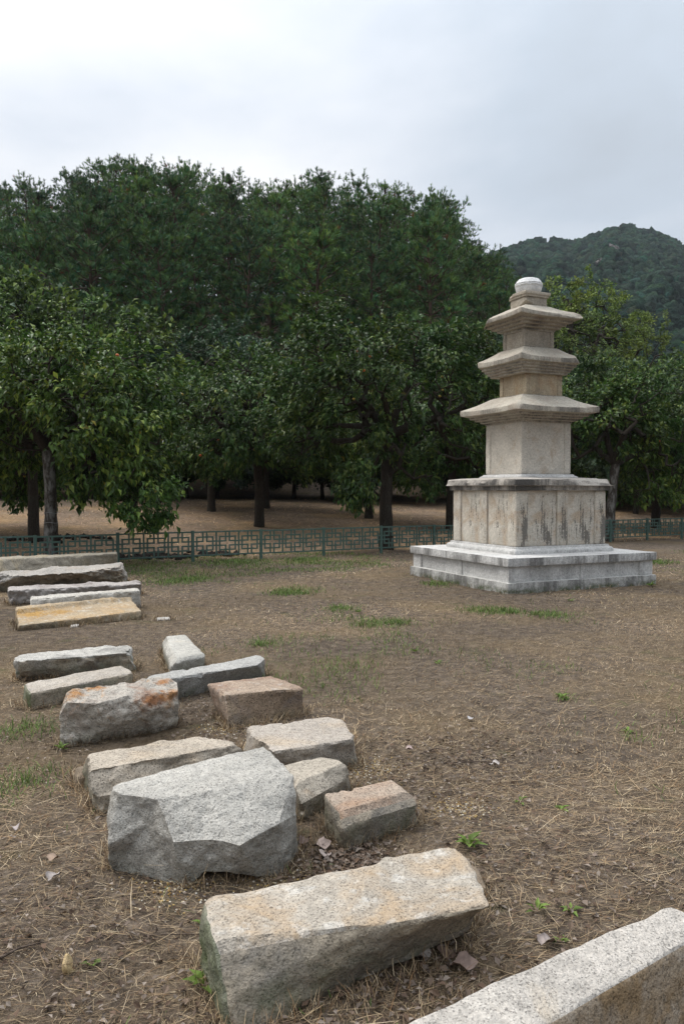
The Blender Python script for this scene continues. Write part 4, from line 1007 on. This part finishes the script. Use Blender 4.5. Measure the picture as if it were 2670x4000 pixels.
rock('stone_block', 'rust-brown block with overhanging chipped left end, right of centre in the row', [(806, 2668, .205), (1085, 2632, .205), (1185, 2688, .195), (876, 2712, .21)], [(860, 2790), None, (1188, 2800), (896, 2856)],
     g('stone_rusty_block', (0.40, 0.31, 0.235), stain=(0.24, 0.13, 0.07), stain_at=0.50, spots=0.25, moss=0.4, moss_top=0.12, grain=189, contrast=0.94, grime=0.55, off=8.0), cuts=[((0.93, 0.1, 0.9), (0.6, 0.1, 0.75))], r=0.02, rough=0.008, sides={'front': F_dark}, seed=8, res=0.016)
poly_rock('boulder', 'rough rust-streaked boulder standing left of the row',
    [(262, 2702, .30), (330, 2676, .31), (620, 2638, .30), (692, 2660, .275), (258, 2742, .265), (380, 2750, .255), (520, 2712, .272), (699, 2702, .245),
     (234, 2800, .172), (400, 2800, .17), (560, 2770, .182), (700, 2752, .165), (236, 2940, -.03), (335, 2925, -.03), (520, 2892, -.03), (690, 2860, -.03),
     ('w', -1.60, 5.08, -.05), ('w', -1.18, 5.36, -.05), ('w', -1.4, 5.05, -.03)],
    [(0, 4, 5, 6, 7, 3, 2, 1), (4, 8, 9, 5), (5, 9, 10, 6), (6, 10, 11, 7), (8, 12, 13, 9), (9, 13, 14, 10), (10, 14, 15, 11), (3, 7, 11, 15, 17, 2), (1, 2, 17, 16), (0, 1, 16, 12, 8, 4), (12, 16, 18), (16, 17, 18), (17, 15, 18), (15, 14, 18), (14, 13, 18), (13, 12, 18)],
    g('stone_rusty_boulder', (0.47, 0.43, 0.375), stain=(0.24, 0.105, 0.045), stain_at=0.57, stain2=(0.45, 0.25, 0.11), moss=0.3, moss_top=0.12, grain=189, contrast=0.94, grime=0.35, off=9.4, rust=[(at(590, 2735, .22), .065, (0.27, 0.11, 0.04)), (at(665, 2712, .23), .04, (0.42, 0.19, 0.06)), (at(285, 2715, .28), .045, (0.46, 0.23, 0.08)), (at(640, 2660, .29), .035, (0.40, 0.18, 0.06)), (at(380, 2680, .30), .03, (0.45, 0.22, 0.08))]), levels=5, rough=0.020, seed=9, soft=2)
rock('stone_beam', 'long grey beam leaning behind the rusty block, white top', [(575, 2640, .175), (1022, 2556, .175), (1042, 2592, .165), (560, 2668, .175)], [None, None, (1046, 2640), (560, 2765)],
     g('stone_grey_beam', (0.43, 0.42, 0.395), stain=(0.48, 0.40, 0.30), stain_at=0.68, moss=0.5, moss_top=0.14, grain=178, contrast=0.88, grime=0.55, off=10.0), cuts=[((0.94, -0.6, 0.3), (0.8, -0.7, 0.2))], r=0.02, rough=0.009, seed=10, res=0.018)
rock('stone_block', 'short pale block set end-on behind the long grey beam', [(630, 2484, .165), (726, 2478, .165), (803, 2553, .16), (668, 2580, .16)], [None, None, None, None],
     g('stone_pale_block', (0.48, 0.46, 0.415), stain=(0.5, 0.44, 0.34), stain_at=0.66, moss=0.75, moss_top=0.15, grain=178, contrast=0.81, grime=0.55, off=11.0), cuts=[((-0.65, 0, 1), (-0.75, 0, 0.6)), ((0, -0.94, 0.95), (0, -0.6, 0.8))], r=0.02, rough=0.008, seed=11, res=0.018)
rock('stone_beam', 'low pinkish-grey beam with mossy left end, in front of the dark mossy beam', [(94, 2668, .125), (500, 2592, .125), (520, 2628, .12), (120, 2708, .12)], [(85, 2755), None, (525, 2690), (120, 2772)],
     g('stone_pinkish_beam', (0.45, 0.405, 0.35), stain=(0.40, 0.33, 0.25), stain_at=0.56, moss=0.9, moss_top=0.11, grain=178, contrast=0.88, grime=0.55, off=12.0), cuts=[((0.95, 0.1, 0.4), (0.9, 0.3, 0.2))], r=0.018, rough=0.010, topflat=0.4, sides={'front': F_grime, 'left': F_moss}, seed=12, res=0.018)
rock('stone_beam', 'dark mossy beam with white-edged top, left of the short pale block', [(66, 2554, .185), (505, 2514, .185), (540, 2560, .17), (60, 2582, .18)], [None, None, (535, 2622), (82, 2664)],
     g('stone_mossy_beam', (0.48, 0.46, 0.42), stain=(0.16, 0.15, 0.13), stain_at=0.54, moss=1.0, moss_top=0.22, grain=178, contrast=0.88, grime=0.55, off=13.0), cuts=[((0.3, -0.85, 0.0), (0.1, -0.9, 0.25)), ((0.9, -0.4, 0.6), (0.7, -0.5, 0.5)), ((-0.5, -0.9, -0.4), (-0.2, -0.7, -0.6))], r=0.035, rough=0.020, topflat=0.35, sides={'front': F_grime}, seed=13, res=0.018)
rock('stone_slab', 'orange-yellow slab with a raised lip along its back edge', [(62, 2385, .12), (507, 2334, .13), (553, 2386, .085), (75, 2444, .06)], [None, None, (553, 2416), (72, 2462)],
     g('stone_orange_slab', (0.41, 0.325, 0.22), stain=(0.46, 0.28, 0.10), stain_at=0.55, spots=0.35, rust=[(at(130, 2398, .1), .10, (0.50, 0.29, 0.08)), (at(240, 2390, .1), .08, (0.48, 0.29, 0.10))], moss=0.3, moss_top=0.08, grain=126, contrast=0.74, grime=0.55, off=14.0), lip=0.045, r=0.02, rough=0.008, topflat=0.8, seed=14, res=0.02)
rock('stone_beam', 'narrow white-edged beam just behind the orange-yellow slab', [(122, 2328, .235), (540, 2297, .24), (546, 2306, .23), (116, 2342, .225)], [None, None, (548, 2374), (112, 2420)],
     g('stone_narrow_beam', (0.52, 0.49, 0.44), stain=(0.44, 0.39, 0.30), stain_at=0.6, grain=126, contrast=0.81, grime=0.55, off=15.0), r=0.025, rough=0.018, seed=15, res=0.022)
rock('stone_beam', 'purplish-grey rough beam third from the fence on the left', [(38, 2288, .225), (545, 2268, .185), (550, 2281, .175), (30, 2306, .215)], [None, None, (550, 2322), (42, 2368)],
     g('stone_purplish_beam', (0.42, 0.385, 0.36), stain=(0.17, 0.12, 0.11), stain_at=0.58, grain=126, contrast=0.81, grime=0.55, off=16.0), r=0.04, rough=0.022, seed=16, res=0.022)
rock('stone_beam', 'rough grey beam with broken hollow front, second from the fence on the left', [(-40, 2236, .29), (480, 2193, .31), (500, 2226, .27), (-70, 2262, .23)], [None, None, (512, 2280), (-60, 2318)],
     g('stone_broken_beam', (0.43, 0.40, 0.36), stain=(0.40, 0.33, 0.26), stain_at=0.56, grain=126, contrast=0.81, grime=0.55, off=17.0), cuts=[((-0.1, -0.75, 0.3), (0.0, -0.9, -0.25)), ((0.45, -0.9, 0.3), (0.3, -0.85, 0.35)), ((-0.80, -0.3, 0.6), (-0.45, -0.5, 0.75)), ((0.93, -0.3, 0.4), (0.85, -0.3, 0.25))], r=0.04, rough=0.035, topflat=0.4, sides={'front': F_grime}, seed=17, res=0.022)
rock('stone_beam', 'long straight tan-grey beam closest to the fence at far left', [(-260, 2186, .37), (455, 2155, .375), (458, 2163, .37), (-300, 2198, .365)], [None, None, (459, 2240), (-300, 2300)],
     g('stone_far_beam', (0.42, 0.375, 0.30), stain=(0.40, 0.31, 0.17), stain_at=0.56, grain=126, contrast=0.81, grime=0.55, off=18.0), r=0.025, rough=0.018, seed=18, res=0.025)
# small loose stones
M_yel = g('stone_yellow', (0.50, 0.40, 0.24), stain=(0.46, 0.30, 0.10), stain_at=0.5, grain=150, contrast=0.3, off=19.0)
rock('small_stone', 'fist-sized yellowish stone alone at the lower left', [(240, 3716, .045), (285, 3714, .05), (300, 3745, .035), (245, 3770, .04)], [None, None, (298, 3775), (252, 3790)], M_yel, cuts=[((0.3, -0.4, 0.4), (0.6, -0.6, 0.5))], r=0.02, rough=0.008, seed=20, res=0.008, cat='stone', group=None)
M_brn = g('stone_brown_small', (0.21, 0.165, 0.12), grain=150, contrast=0.3, off=21.0)
M_wht = g('stone_white', (0.42, 0.40, 0.37), grain=150, contrast=0.3, off=20.0)
rock('small_stone', 'flat white stone lying in the dry grass right of the orange slab', [(612, 2411, .012), (662, 2409, .014), (666, 2417, .012), (615, 2420, .010)], [None] * 4, M_wht, r=0.01, rough=0.006, seed=21, res=0.02, cat='stone', group=None, sink=0.02)
rock('small_stone', 'flat grey stone lying before the orange slab', [(272, 2440, .012), (308, 2434, .014), (310, 2443, .012), (276, 2449, .010)], [None] * 4, M_wht, r=0.01, rough=0.006, seed=22, res=0.02, cat='stone', group=None, sink=0.02)
rock('small_stone', 'brown stone half buried left of the long beige beam', [(292, 2995, .06), (330, 2985, .07), (345, 3030, .05), (298, 3035, .05)], [None] * 4, M_brn, r=0.02, rough=0.008, seed=23, res=0.012, cat='stone', group=None)
rock('small_stone', 'brown stone wedged under the foreground slab right end', [(1800, 3350, .06), (1870, 3395, .05), (1910, 3480, .03), (1850, 3450, .05)], [None] * 4, M_brn, r=0.02, rough=0.012, seed=24, res=0.012, cat='stone', group=None)

# ------------------------------------------------------------------ dry grass, litter, weeds
rng = np.random.default_rng(77)
def wedge(n, d0, d1, power=1.0, margin=0.9):
    d = d0 + (d1 - d0) * rng.random(n) ** power
    x = (rng.random(n) * 2 - 1) * (0.47 * d + margin)
    return x, d
def ribbons(x, y, L, th, lift, curl, wid, z0=0.004, simple=False):
    g0 = gz(x, y) + z0
    dx, dy = np.cos(th), np.sin(th)
    px, py = -dy, dx
    H = L * np.sin(lift); D = L * np.cos(lift)
    b = np.stack([x, y, g0], -1)
    m = np.stack([x + dx * D * .5 + px * curl * L, y + dy * D * .5 + py * curl * L, g0 + H * 0.62], -1)
    t = np.stack([x + dx * D, y + dy * D, g0 + H], -1)
    w = np.stack([px * wid, py * wid, 0 * x], -1) * 0.5
    n = len(x)
    if simple:
        return np.stack([b - w, b + w, t + w * .4, t - w * .4], 1).reshape(-1, 3), np.arange(4 * n).reshape(-1, 4)
    V = np.stack([b - w, b + w, m + w, m - w, t + w * .35, t - w * .35], 1)
    F = np.array([[0, 1, 2, 3], [3, 2, 4, 5]])[None] + (np.arange(n) * 6)[:, None, None]
    return V.reshape(-1, 3), F.reshape(-1, 4)
STRAW = np.array([(0.29, 0.225, 0.16), (0.39, 0.315, 0.22), (0.195, 0.148, 0.108), (0.11, 0.082, 0.062), (0.50, 0.43, 0.34), (0.23, 0.15, 0.09)])
def straw_tone(n, x, y):
    c = STRAW[rng.choice(6, n, p=[.22, .18, .22, .20, .09, .09])] * rng.uniform(0.6, 1.35, n)[:, None]
    patch = vn(np.stack([x * 0.8, y * 0.8, 0 * x], -1), 12)
    return c * (1.0 + 0.5 * patch)[:, None] * np.array((1.04, 0.985, 0.865)) * (1 + 0.16 * vn(np.stack([x * 0.33, y * 0.33, 0 * x], -1), 15))[:, None]
Vl = []; Fl = []; Tl = []; off = 0
for (n, d0, d1, pw, l0, l1, w0, w1, up) in ((54000, 1.2, 4.4, 0.8, .02, .085, .0009, .0020, 0), (1500, 1.2, 5.5, 0.8, .12, .26, .0016, .0028, 0), (50000, 1.2, 5.0, 0.75, .010, .030, .0010, .0020, 1), (62000, 4.0, 9.5, 0.8, .02, .065, .0016, .0032, 0), (50000, 4.6, 11.0, 0.8, .012, .034, .0020, .0036, 1), (42000, 9.0, 18.5, 0.85, .04, .10, .0045, .009, 0), (20000, 10.0, 19.0, 0.85, .015, .04, .005, .009, 1)):
    x, y = wedge(n, d0, d1, pw); keep = fence_s(x, y) < 2.5; x, y = x[keep], y[keep]; n = len(x)
    L = rng.uniform(l0, l1, n) * rng.choice([0.7, 1, 1.6], n, p=[.4, .45, .15]); th = rng.uniform(0, 6.283, n)
    # combed direction in patches
    th = np.where(rng.random(n) < 0.3, 0.5 + 1.4 * vn(np.stack([x * 1.3, y * 1.3, 0 * x], -1), 6) + rng.normal(size=n) * 0.35, th)
    lift = np.abs(rng.normal(0.06, 0.10, n)) if not up else rng.uniform(0.3, 1.2, n)
    v, f = ribbons(x, y, L, th, lift, rng.normal(0, 0.05, n), rng.uniform(w0, w1, n), simple=bool(up) or d0 > 8)
    t = np.repeat(straw_tone(n, x, y) * (0.85 if up else 1.0), 4 if (up or d0 > 8) else 6, 0)
    Vl.append(v); Fl.append(f + off); Tl.append(t); off += len(v)
fx_, fy_, fa_ = [], [], []
pc = [PC + np.array((math.cos(PR) * a - math.sin(PR) * b, math.sin(PR) * a + math.cos(PR) * b)) * 1.47 for a, b in ((-1, -1), (1, -1), (1, 1), (-1, 1))]
fl = [f0 + FD * SP * -4, f0 + FD * SP * 12, f0 + FD * SP * 12 + 0.01, f0 + FD * SP * -4 + 0.01]
for fp, den in [(p, 420) for p in FOOT] + [(pc, 60), (fl, 45)]:
    for a, b in zip(fp, list(fp[1:]) + [fp[0]]):
        a = np.array(a); b = np.array(b); ln = np.linalg.norm(b - a); m_ = int(ln * den * (1 if a[1] < 7 else 0.5))
        t = rng.random(m_)[:, None]; q = a * (1 - t) + b * t; out = q - np.mean(fp, 0); out /= np.linalg.norm(out, axis=1, keepdims=True) + 1e-6
        q = q + out * np.abs(rng.normal(0.0, 0.035, m_))[:, None]
        fx_.append(q[:, 0]); fy_.append(q[:, 1])
x = np.concatenate(fx_); y = np.concatenate(fy_); n = len(x)
v, f = ribbons(x, y, rng.uniform(.02, .095, n), rng.uniform(0, 6.28, n), rng.uniform(.1, 1.25, n), rng.normal(0, .08, n), 0.0012 + 0.00038 * y)
Vl.append(v); Fl.append(f + off); Tl.append(np.repeat(straw_tone(n, x, y), 6, 0)); off += len(v)
M_straw = toned('dry_straw', (1, 1, 1), 0.8, 0.15, 0.1)
tag(obj('dry_grass', mesh('dry_grass', np.concatenate(Vl), np.concatenate(Fl), np.concatenate(Tl)), M_straw), 'cut dry brown grass and straw covering the yard', 'grass', kind='stuff')
# straw in the orchard beyond the fence
n = 30000; x = rng.uniform(-15, 17, n); s = rng.random(n) ** 1.2 * 15 + 0.6; y = s / 0.869 + 18.5 + 0.57 * x
v, f = ribbons(x, y, rng.uniform(.08, .25, n), rng.uniform(0, 6.28, n), np.abs(rng.normal(.12, .2, n)), rng.normal(0, .05, n), rng.uniform(.006, .011, n), simple=True)
tag(obj('orchard_straw', mesh('orchard_straw', v, f, np.repeat(straw_tone(n, x, y) * np.array((1.5, 1.32, 1.12)), 4, 0)), M_straw), 'mown straw on the ground under the orchard trees', 'grass', kind='stuff')
# leaf litter around the stones
def litter(n, spots, l0, l1):
    sp = np.array(spots); i = rng.integers(0, len(sp), n)
    x = sp[i, 0] + rng.normal(size=n) * sp[i, 2]; y = sp[i, 1] + rng.normal(size=n) * sp[i, 2]
    pos = np.stack([x, y, gz(x, y) + rng.uniform(0.004, 0.022, n)], -1)
    d = np.stack([rng.normal(size=n), rng.normal(size=n), rng.normal(size=n) * 0.28], -1)
    up = np.array((0, 0, 1.0)) + rng.normal(size=(n, 3)) * 0.35
    L = rng.uniform(l0, l1, n)
    return leaf_cards(pos, d, up, L, L * rng.uniform(0.4, 0.75, n), fold=0.2, droop=0.1)
DEAD = np.array([(0.19, 0.14, 0.105), (0.24, 0.19, 0.155), (0.11, 0.078, 0.058), (0.30, 0.25, 0.21), (0.15, 0.10, 0.07)])
spots = [(-0.3, 2.0, .5), (0.9, 2.6, .5), (-1.2, 2.3, .5), (0.5, 4.3, .4), (0.0, 3.15, .18), (0.03, 3.2, .12), (0.03, 3.2, .12), (0.28, 2.45, .16), (-0.15, 2.2, .25), (0.55, 3.2, .35), (0.35, 4.1, .25), (-0.8, 2.6, .35), (-1.3, 3.0, .4), (0.75, 4.6, .25), (-0.6, 4.75, .2), (-0.85, 5.4, .25), (-2.0, 4.4, .4), (0.3, 1.95, .25), (1.1, 3.0, .4), (0.05, 3.35, .08), (-0.9, 1.9, .35)]
v, f = litter(9000, spots, 0.010, 0.036)
tag(obj('leaf_litter', mesh('leaf_litter', v, f, np.repeat(DEAD[rng.choice(5, 9000)] * rng.uniform(.45, 1.1, 9000)[:, None], 5, 0)), M_straw), 'dead brown leaf litter drifted between the stones', 'leaf litter', kind='stuff')
# yellow gravel showing through
n = 1600; sp = np.array([at(690, 3440), at(1100, 3420), at(880, 2850), at(1450, 3010), at(1790, 3150), at(1330, 3660)]); i = rng.integers(0, len(sp), n)
c = sp[i] + rng.normal(size=(n, 3)) * np.array((.10, .10, 0)); c[:, 2] = gz(c[:, 0], c[:, 1]) + 0.003
gv, gf = ico(1); s = rng.uniform(0.0025, 0.006, n)
V = (gv[None] * s[:, None, None] * np.array((1, 1, .7)) + c[:, None]).reshape(-1, 3); F = (gf[None] + (np.arange(n) * len(gv))[:, None, None]).reshape(-1, 3)
GC = np.array([(0.42, 0.30, 0.12), (0.50, 0.42, 0.28), (0.30, 0.19, 0.07), (0.62, 0.58, 0.50)])[rng.choice(4, n)]
tag(obj('gravel', mesh('gravel', V, F, np.repeat(GC, len(gv), 0)), toned('gravel', (1, 1, 1), .9, .1)), 'yellow coarse sand and gravel showing in bare patches', 'gravel', kind='stuff')
# green grass patches
n = 110000; x, y = wedge(n, 2.0, 19.5, 0.75)
dens = vn(np.stack([x * 0.45, y * 0.45, 0 * x], -1), 21) + 0.6 * vn(np.stack([x * 1.6, y * 1.6, 0 * x], -1), 22) + 0.30 * sstep(8.0, 15, y) + 0.0
near_f = np.exp(-np.abs(fence_s(x, y) + 0.5) * 1.2) * 0.2
spot = 0 * x
for gx_, gy_, gr_ in ((395, 1335, .45), (440, 1328, .3), (680, 1358, .35), (650, 1362, .3), (540, 1292, .5), (700, 1287, .6), (850, 1435, .22), (910, 1432, .2), (1110, 1402, .3), (1160, 1405, .25), (1255, 1412, .3), (1320, 1430, .25), (850, 1300, .5), (780, 1400, .25), (1295, 1612, .12), (1440, 1700, .12), (740, 1470, .15), (60, 1680, .25), (40, 1800, .25), (1500, 1290, .5), (960, 1510, .12)):
    c_ = at(gx_ * 1.7028, gy_ * 1.7028); spot = np.maximum(spot, 1.5 * np.exp(-((x - c_[0]) ** 2 + ((y - c_[1]) * 0.7) ** 2) / gr_ ** 2))
keep = (np.maximum(dens + near_f, spot * (0.72 + 0.5 * vn(np.stack([x * 4, y * 4, 0 * x], -1), 23))) + rng.normal(size=n) * 0.2 > 0.86) & (fence_s(x, y) < 1.0); x, y = x[keep], y[keep]; n = len(x)
for gx_, gy_, gr_ in ((395, 1335, .45), (440, 1328, .25), (680, 1358, .32), (650, 1362, .25), (540, 1292, .35), (700, 1287, .4), (850, 1435, .2), (910, 1432, .18), (1110, 1402, .25), (1160, 1405, .2), (1255, 1412, .25), (780, 1400, .2), (60, 1680, .18), (40, 1800, .2), (1500, 1290, .35), (600, 1480, .12), (1000, 1340, .2)):
    c_ = at(gx_ * 1.7028, gy_ * 1.7028); m_ = int(1500 * gr_); x = np.concatenate([x, c_[0] + rng.normal(size=m_) * gr_ * 0.6]); y = np.concatenate([y, c_[1] + rng.normal(size=m_) * gr_ * 0.75])
n = len(x)
v, f = ribbons(x, y, rng.uniform(.025, .07, n), rng.uniform(0, 6.28, n), rng.uniform(.35, 1.3, n), rng.normal(0, .12, n), 0.0022 + 0.00042 * y)
gt = np.array([(0.10, 0.165, 0.035), (0.15, 0.20, 0.05), (0.07, 0.12, 0.028)])[rng.choice(3, n)] * rng.uniform(.7, 1.3, n)[:, None]
M_grass = toned('green_grass', (1, 1, 1), 0.6, 0.25, 0.2)
tag(obj('green_grass', mesh('green_grass', v, f, np.repeat(gt, 6, 0)), M_grass), 'thin green grass growing in patches through the dry cover', 'grass', kind='stuff')
# weeds one can pick out
def weed(px, py, s, n, lab, seed):
    rg = np.random.default_rng(seed); p = at(px, py, 0.0); a = np.arange(n) * 2.4 + rg.uniform(0, .5, n)
    d = np.stack([np.cos(a), np.sin(a), rg.uniform(0.3, 1.2, n)], 1); L = s * rg.uniform(.6, 1.1, n)
    v, f = leaf_cards(np.zeros((n, 3)) + d * np.array((.1, .1, .2)) * s, d, np.tile((0, 0, 1.0), (n, 1)) + 0.1 * rg.normal(size=(n, 3)), L, L * 0.42, droop=0.25)
    t = np.array((0.12, 0.18, 0.035)) * rg.uniform(.7, 1.4, n)[:, None] * np.array((1, 1, 1))
    tag(obj('weed', mesh('weed', v, f, np.repeat(t, 5, 0)), M_grass, loc=(p[0], p[1], gzs(p[0], p[1]))), lab, 'weed', 'weeds in the yard')
WEEDS = [(1830, 3310, .075, 12, 'green weed at the right back corner of the foreground slab'), (2228, 3565, .045, 6, 'small bright weed above the foreground beam'), (2095, 3560, .06, 6, 'green weed between the foreground slab and beam'), (2190, 3760 - 80, .04, 5, 'tiny weed behind the foreground beam upper edge'),
         (805, 3830, .09, 10, 'green weed against the left end of the foreground slab'), (790, 3600, .05, 6, 'tiny weed left of the foreground slab'), (2030, 3135, .05, 6, 'small weed in the dry grass right of the brown chamfered block'), (2190, 3170, .05, 6, 'small weed further right of the brown chamfered block'),
         (1620, 2550, .06, 8, 'green tuft in mid yard left of the pagoda axis'), (1710, 2600, .06, 8, 'green tuft in the middle of the yard'), (2190, 2745, .07, 12, 'spreading weed in the dry grass below the pagoda'), (2450, 2880, .05, 7, 'small weed near the right edge of the yard'), (2540, 2290, .12, 9, 'leafy weed at the right corner of the pagoda base'), (360, 3760, .04, 5, 'tiny weed right of the yellowish stone'),
         (1400, 2400, .07, 10, 'tuft of weed left below the pagoda'), (2230, 2290 + 60, .06, 7, 'tuft of weed below the pagoda base right face'), (240, 2930, .06, 7, 'weed at the left foot of the rusty boulder')]
for i, (px, py, s, n_, lab) in enumerate(WEEDS): weed(px, py, s, n_, lab, 300 + i)
# big dead leaves one can pick out
def dead_leaf(px, py, s, rz, lab, seed, col):
    rg = np.random.default_rng(seed); n_ = 15; a = np.linspace(0, 2 * math.pi, n_)[:-1]
    rad = s * (0.42 + 0.12 * np.cos(a) + 0.09 * np.cos(5 * a + 0.4) + 0.05 * rg.normal(size=len(a)))
    P = np.stack([rad * np.cos(a), rad * np.sin(a) * .75, 0.16 * s * np.sin(2 * a + rg.uniform(0, 6)) + 0.10 * s * np.abs(np.sin(a)) + 0.02], 1)
    V = np.concatenate([[[0, 0, 0.015]], P]); i = np.arange(1, len(P) + 1); j = np.roll(i, -1)
    p = at(px, py, 0)
    k_ = NT('dead_leaf_skin'); n1 = k_.noise(40, 4); m_ = k_.done(k_.ramp(n1, [(0.3, tuple(np.array(col) * .6)), (0.7, tuple(np.array(col) * 1.2))]), 0.75, 0.25)
    tag(obj('dead_leaf', mesh('dead_leaf', V, np.stack([np.zeros_like(i), i, j], -1), smooth=True), m_, loc=(p[0], p[1], gzs(p[0], p[1]) + 0.004), rz=rz), lab, 'leaf', 'large dead leaves')
DL = [(1245, 3310, .10, .4, 'largest curled dead leaf in the gap right of the big grey boulder', (0.33, 0.26, 0.23)), (1275, 3345, .075, 2.0, 'dead leaf lying below the largest one in the gap by the boulder', (0.36, 0.30, 0.27)), (1195, 3290, .07, 4.0, 'dark dead leaf left of the largest one in the gap', (0.17, 0.12, 0.10)),
      (1648, 3745, .075, 1.2, 'whitish folded dead leaf under the foreground slab', (0.42, 0.37, 0.34)), (1795, 3780, .10, .2, 'brown lobed dead leaf between the foreground slab and beam', (0.26, 0.19, 0.16)), (1760, 3740, .08, 2.6, 'brown dead leaf behind the lobed one by the slab', (0.22, 0.15, 0.12)),
      (2130, 3690, .075, .3, 'pinkish dead leaf above the foreground beam', (0.37, 0.31, 0.285)), (205, 3425, .075, .9, 'greyish curled dead leaf at left below the boulder', (0.35, 0.31, 0.29)), (60, 3245, .06, 2.2, 'pale dead leaf at the left edge', (0.38, 0.33, 0.32)), (215, 3355, .06, 3.2, 'tan dead leaf above the greyish curled one at left', (0.33, 0.24, 0.18)), (1595, 2945, .06, 1.0, 'pinkish dead leaf right of the notched slab', (0.38, 0.29, 0.27)), (1930, 3000, .06, 0.5, 'white dead leaf in the dry grass right of the brown block', (0.42, 0.38, 0.35)), (1840, 2830, .06, 2.5, 'grey dead leaf in mid yard', (0.38, 0.36, 0.36))]
for i, (px, py, s, rz, lab, col) in enumerate(DL): dead_leaf(px, py, s, rz, lab, 400 + i, col)
# twigs
k = NT('twig_bark'); M_twig = k.done(k.ramp(k.noise(60, 4), [(0.3, (0.045, 0.033, 0.025)), (0.7, (0.13, 0.10, 0.08))]), 0.9, 0.1)
def twig(pts, r_, lab):
    P = np.array([at(a, b, 0) for a, b in pts]); P[:, 2] = gz(P[:, 0], P[:, 1]) + r_ + 0.008
    o = P[0].copy(); v, f = loft(P - o, np.linspace(r_, r_ * .5, len(P)), 6, 3, 0.1)
    tag(obj('twig', mesh('twig', v, f, smooth=True), M_twig, loc=tuple(o)), lab, 'twig', 'twigs on the ground')
twig([(1640, 2960), (1700, 2940), (1760, 2950)], .005, 'curved dry twig right of the notched slab')
twig([(1730, 2990), (1850, 2985), (2050, 2995)], .004, 'long thin twig lying across mid yard')
twig([(0, 3760), (80, 3710), (170, 3680)], .006, 'dark twig at the left edge below the boulder')
twig([(560, 3655), (650, 3648), (780, 3640)], .004, 'reddish twig pointing at the foreground slab left end')
twig([(2090, 2795), (2110, 2808), (2135, 2813)], .006, 'short dark twig in mid yard')
# dark soil clods behind the fence
M_soil = NT('soil'); M_soil = M_soil.done(M_soil.ramp(M_soil.noise(20, 4), [(0.3, (0.012, 0.010, 0.009)), (0.7, (0.04, 0.034, 0.028))]), 0.95, 0.1)
n = 260; sp = np.array([(-5.0, 17.2), (-4.2, 17.7), (-3.9, 17.6), (-2.9, 18.3), (-7.5, 19.5), (-6.6, 20.3)]); i = rng.integers(0, len(sp), n)
xy = sp[i] + rng.normal(size=(n, 2)) * np.array((.35, .16)); s = rng.uniform(.03, .10, n)
c = np.stack([xy[:, 0], xy[:, 1], gz(xy[:, 0], xy[:, 1]) + 0.01], -1); gv, gf = ico(1)
V = (gv[None] * s[:, None, None] * (1 + .3 * rng.normal(size=(n, len(gv), 1)) * .5) + c[:, None]).reshape(-1, 3); F = (gf[None] + (np.arange(n) * len(gv))[:, None, None]).reshape(-1, 3)
tag(obj('soil_clods', mesh('soil_clods', V, F), M_soil), 'dark turned soil clods along the far side of the fence', 'soil', kind='stuff')

# ------------------------------------------------------------------ haze
hz = bpy.data.materials.new('haze'); hz.use_nodes = True; hz.node_tree.nodes.clear()
ho = hz.node_tree.nodes.new('ShaderNodeOutputMaterial'); hv = hz.node_tree.nodes.new('ShaderNodeVolumePrincipled')
hv.inputs['Color'].default_value = (0.80, 0.88, 1.0, 1); hv.inputs['Density'].default_value = 0.00013; hv.inputs['Anisotropy'].default_value = 0.0
hz.node_tree.links.new(hv.outputs[0], ho.inputs['Volume'])
v, f = skin(1, 1, 1); v = v * np.array((475, 460, 140)) + np.array((160, 390, 135))
tag(obj('haze', mesh('haze', v, f), hz), 'thin bluish summer haze', 'haze', kind='stuff')
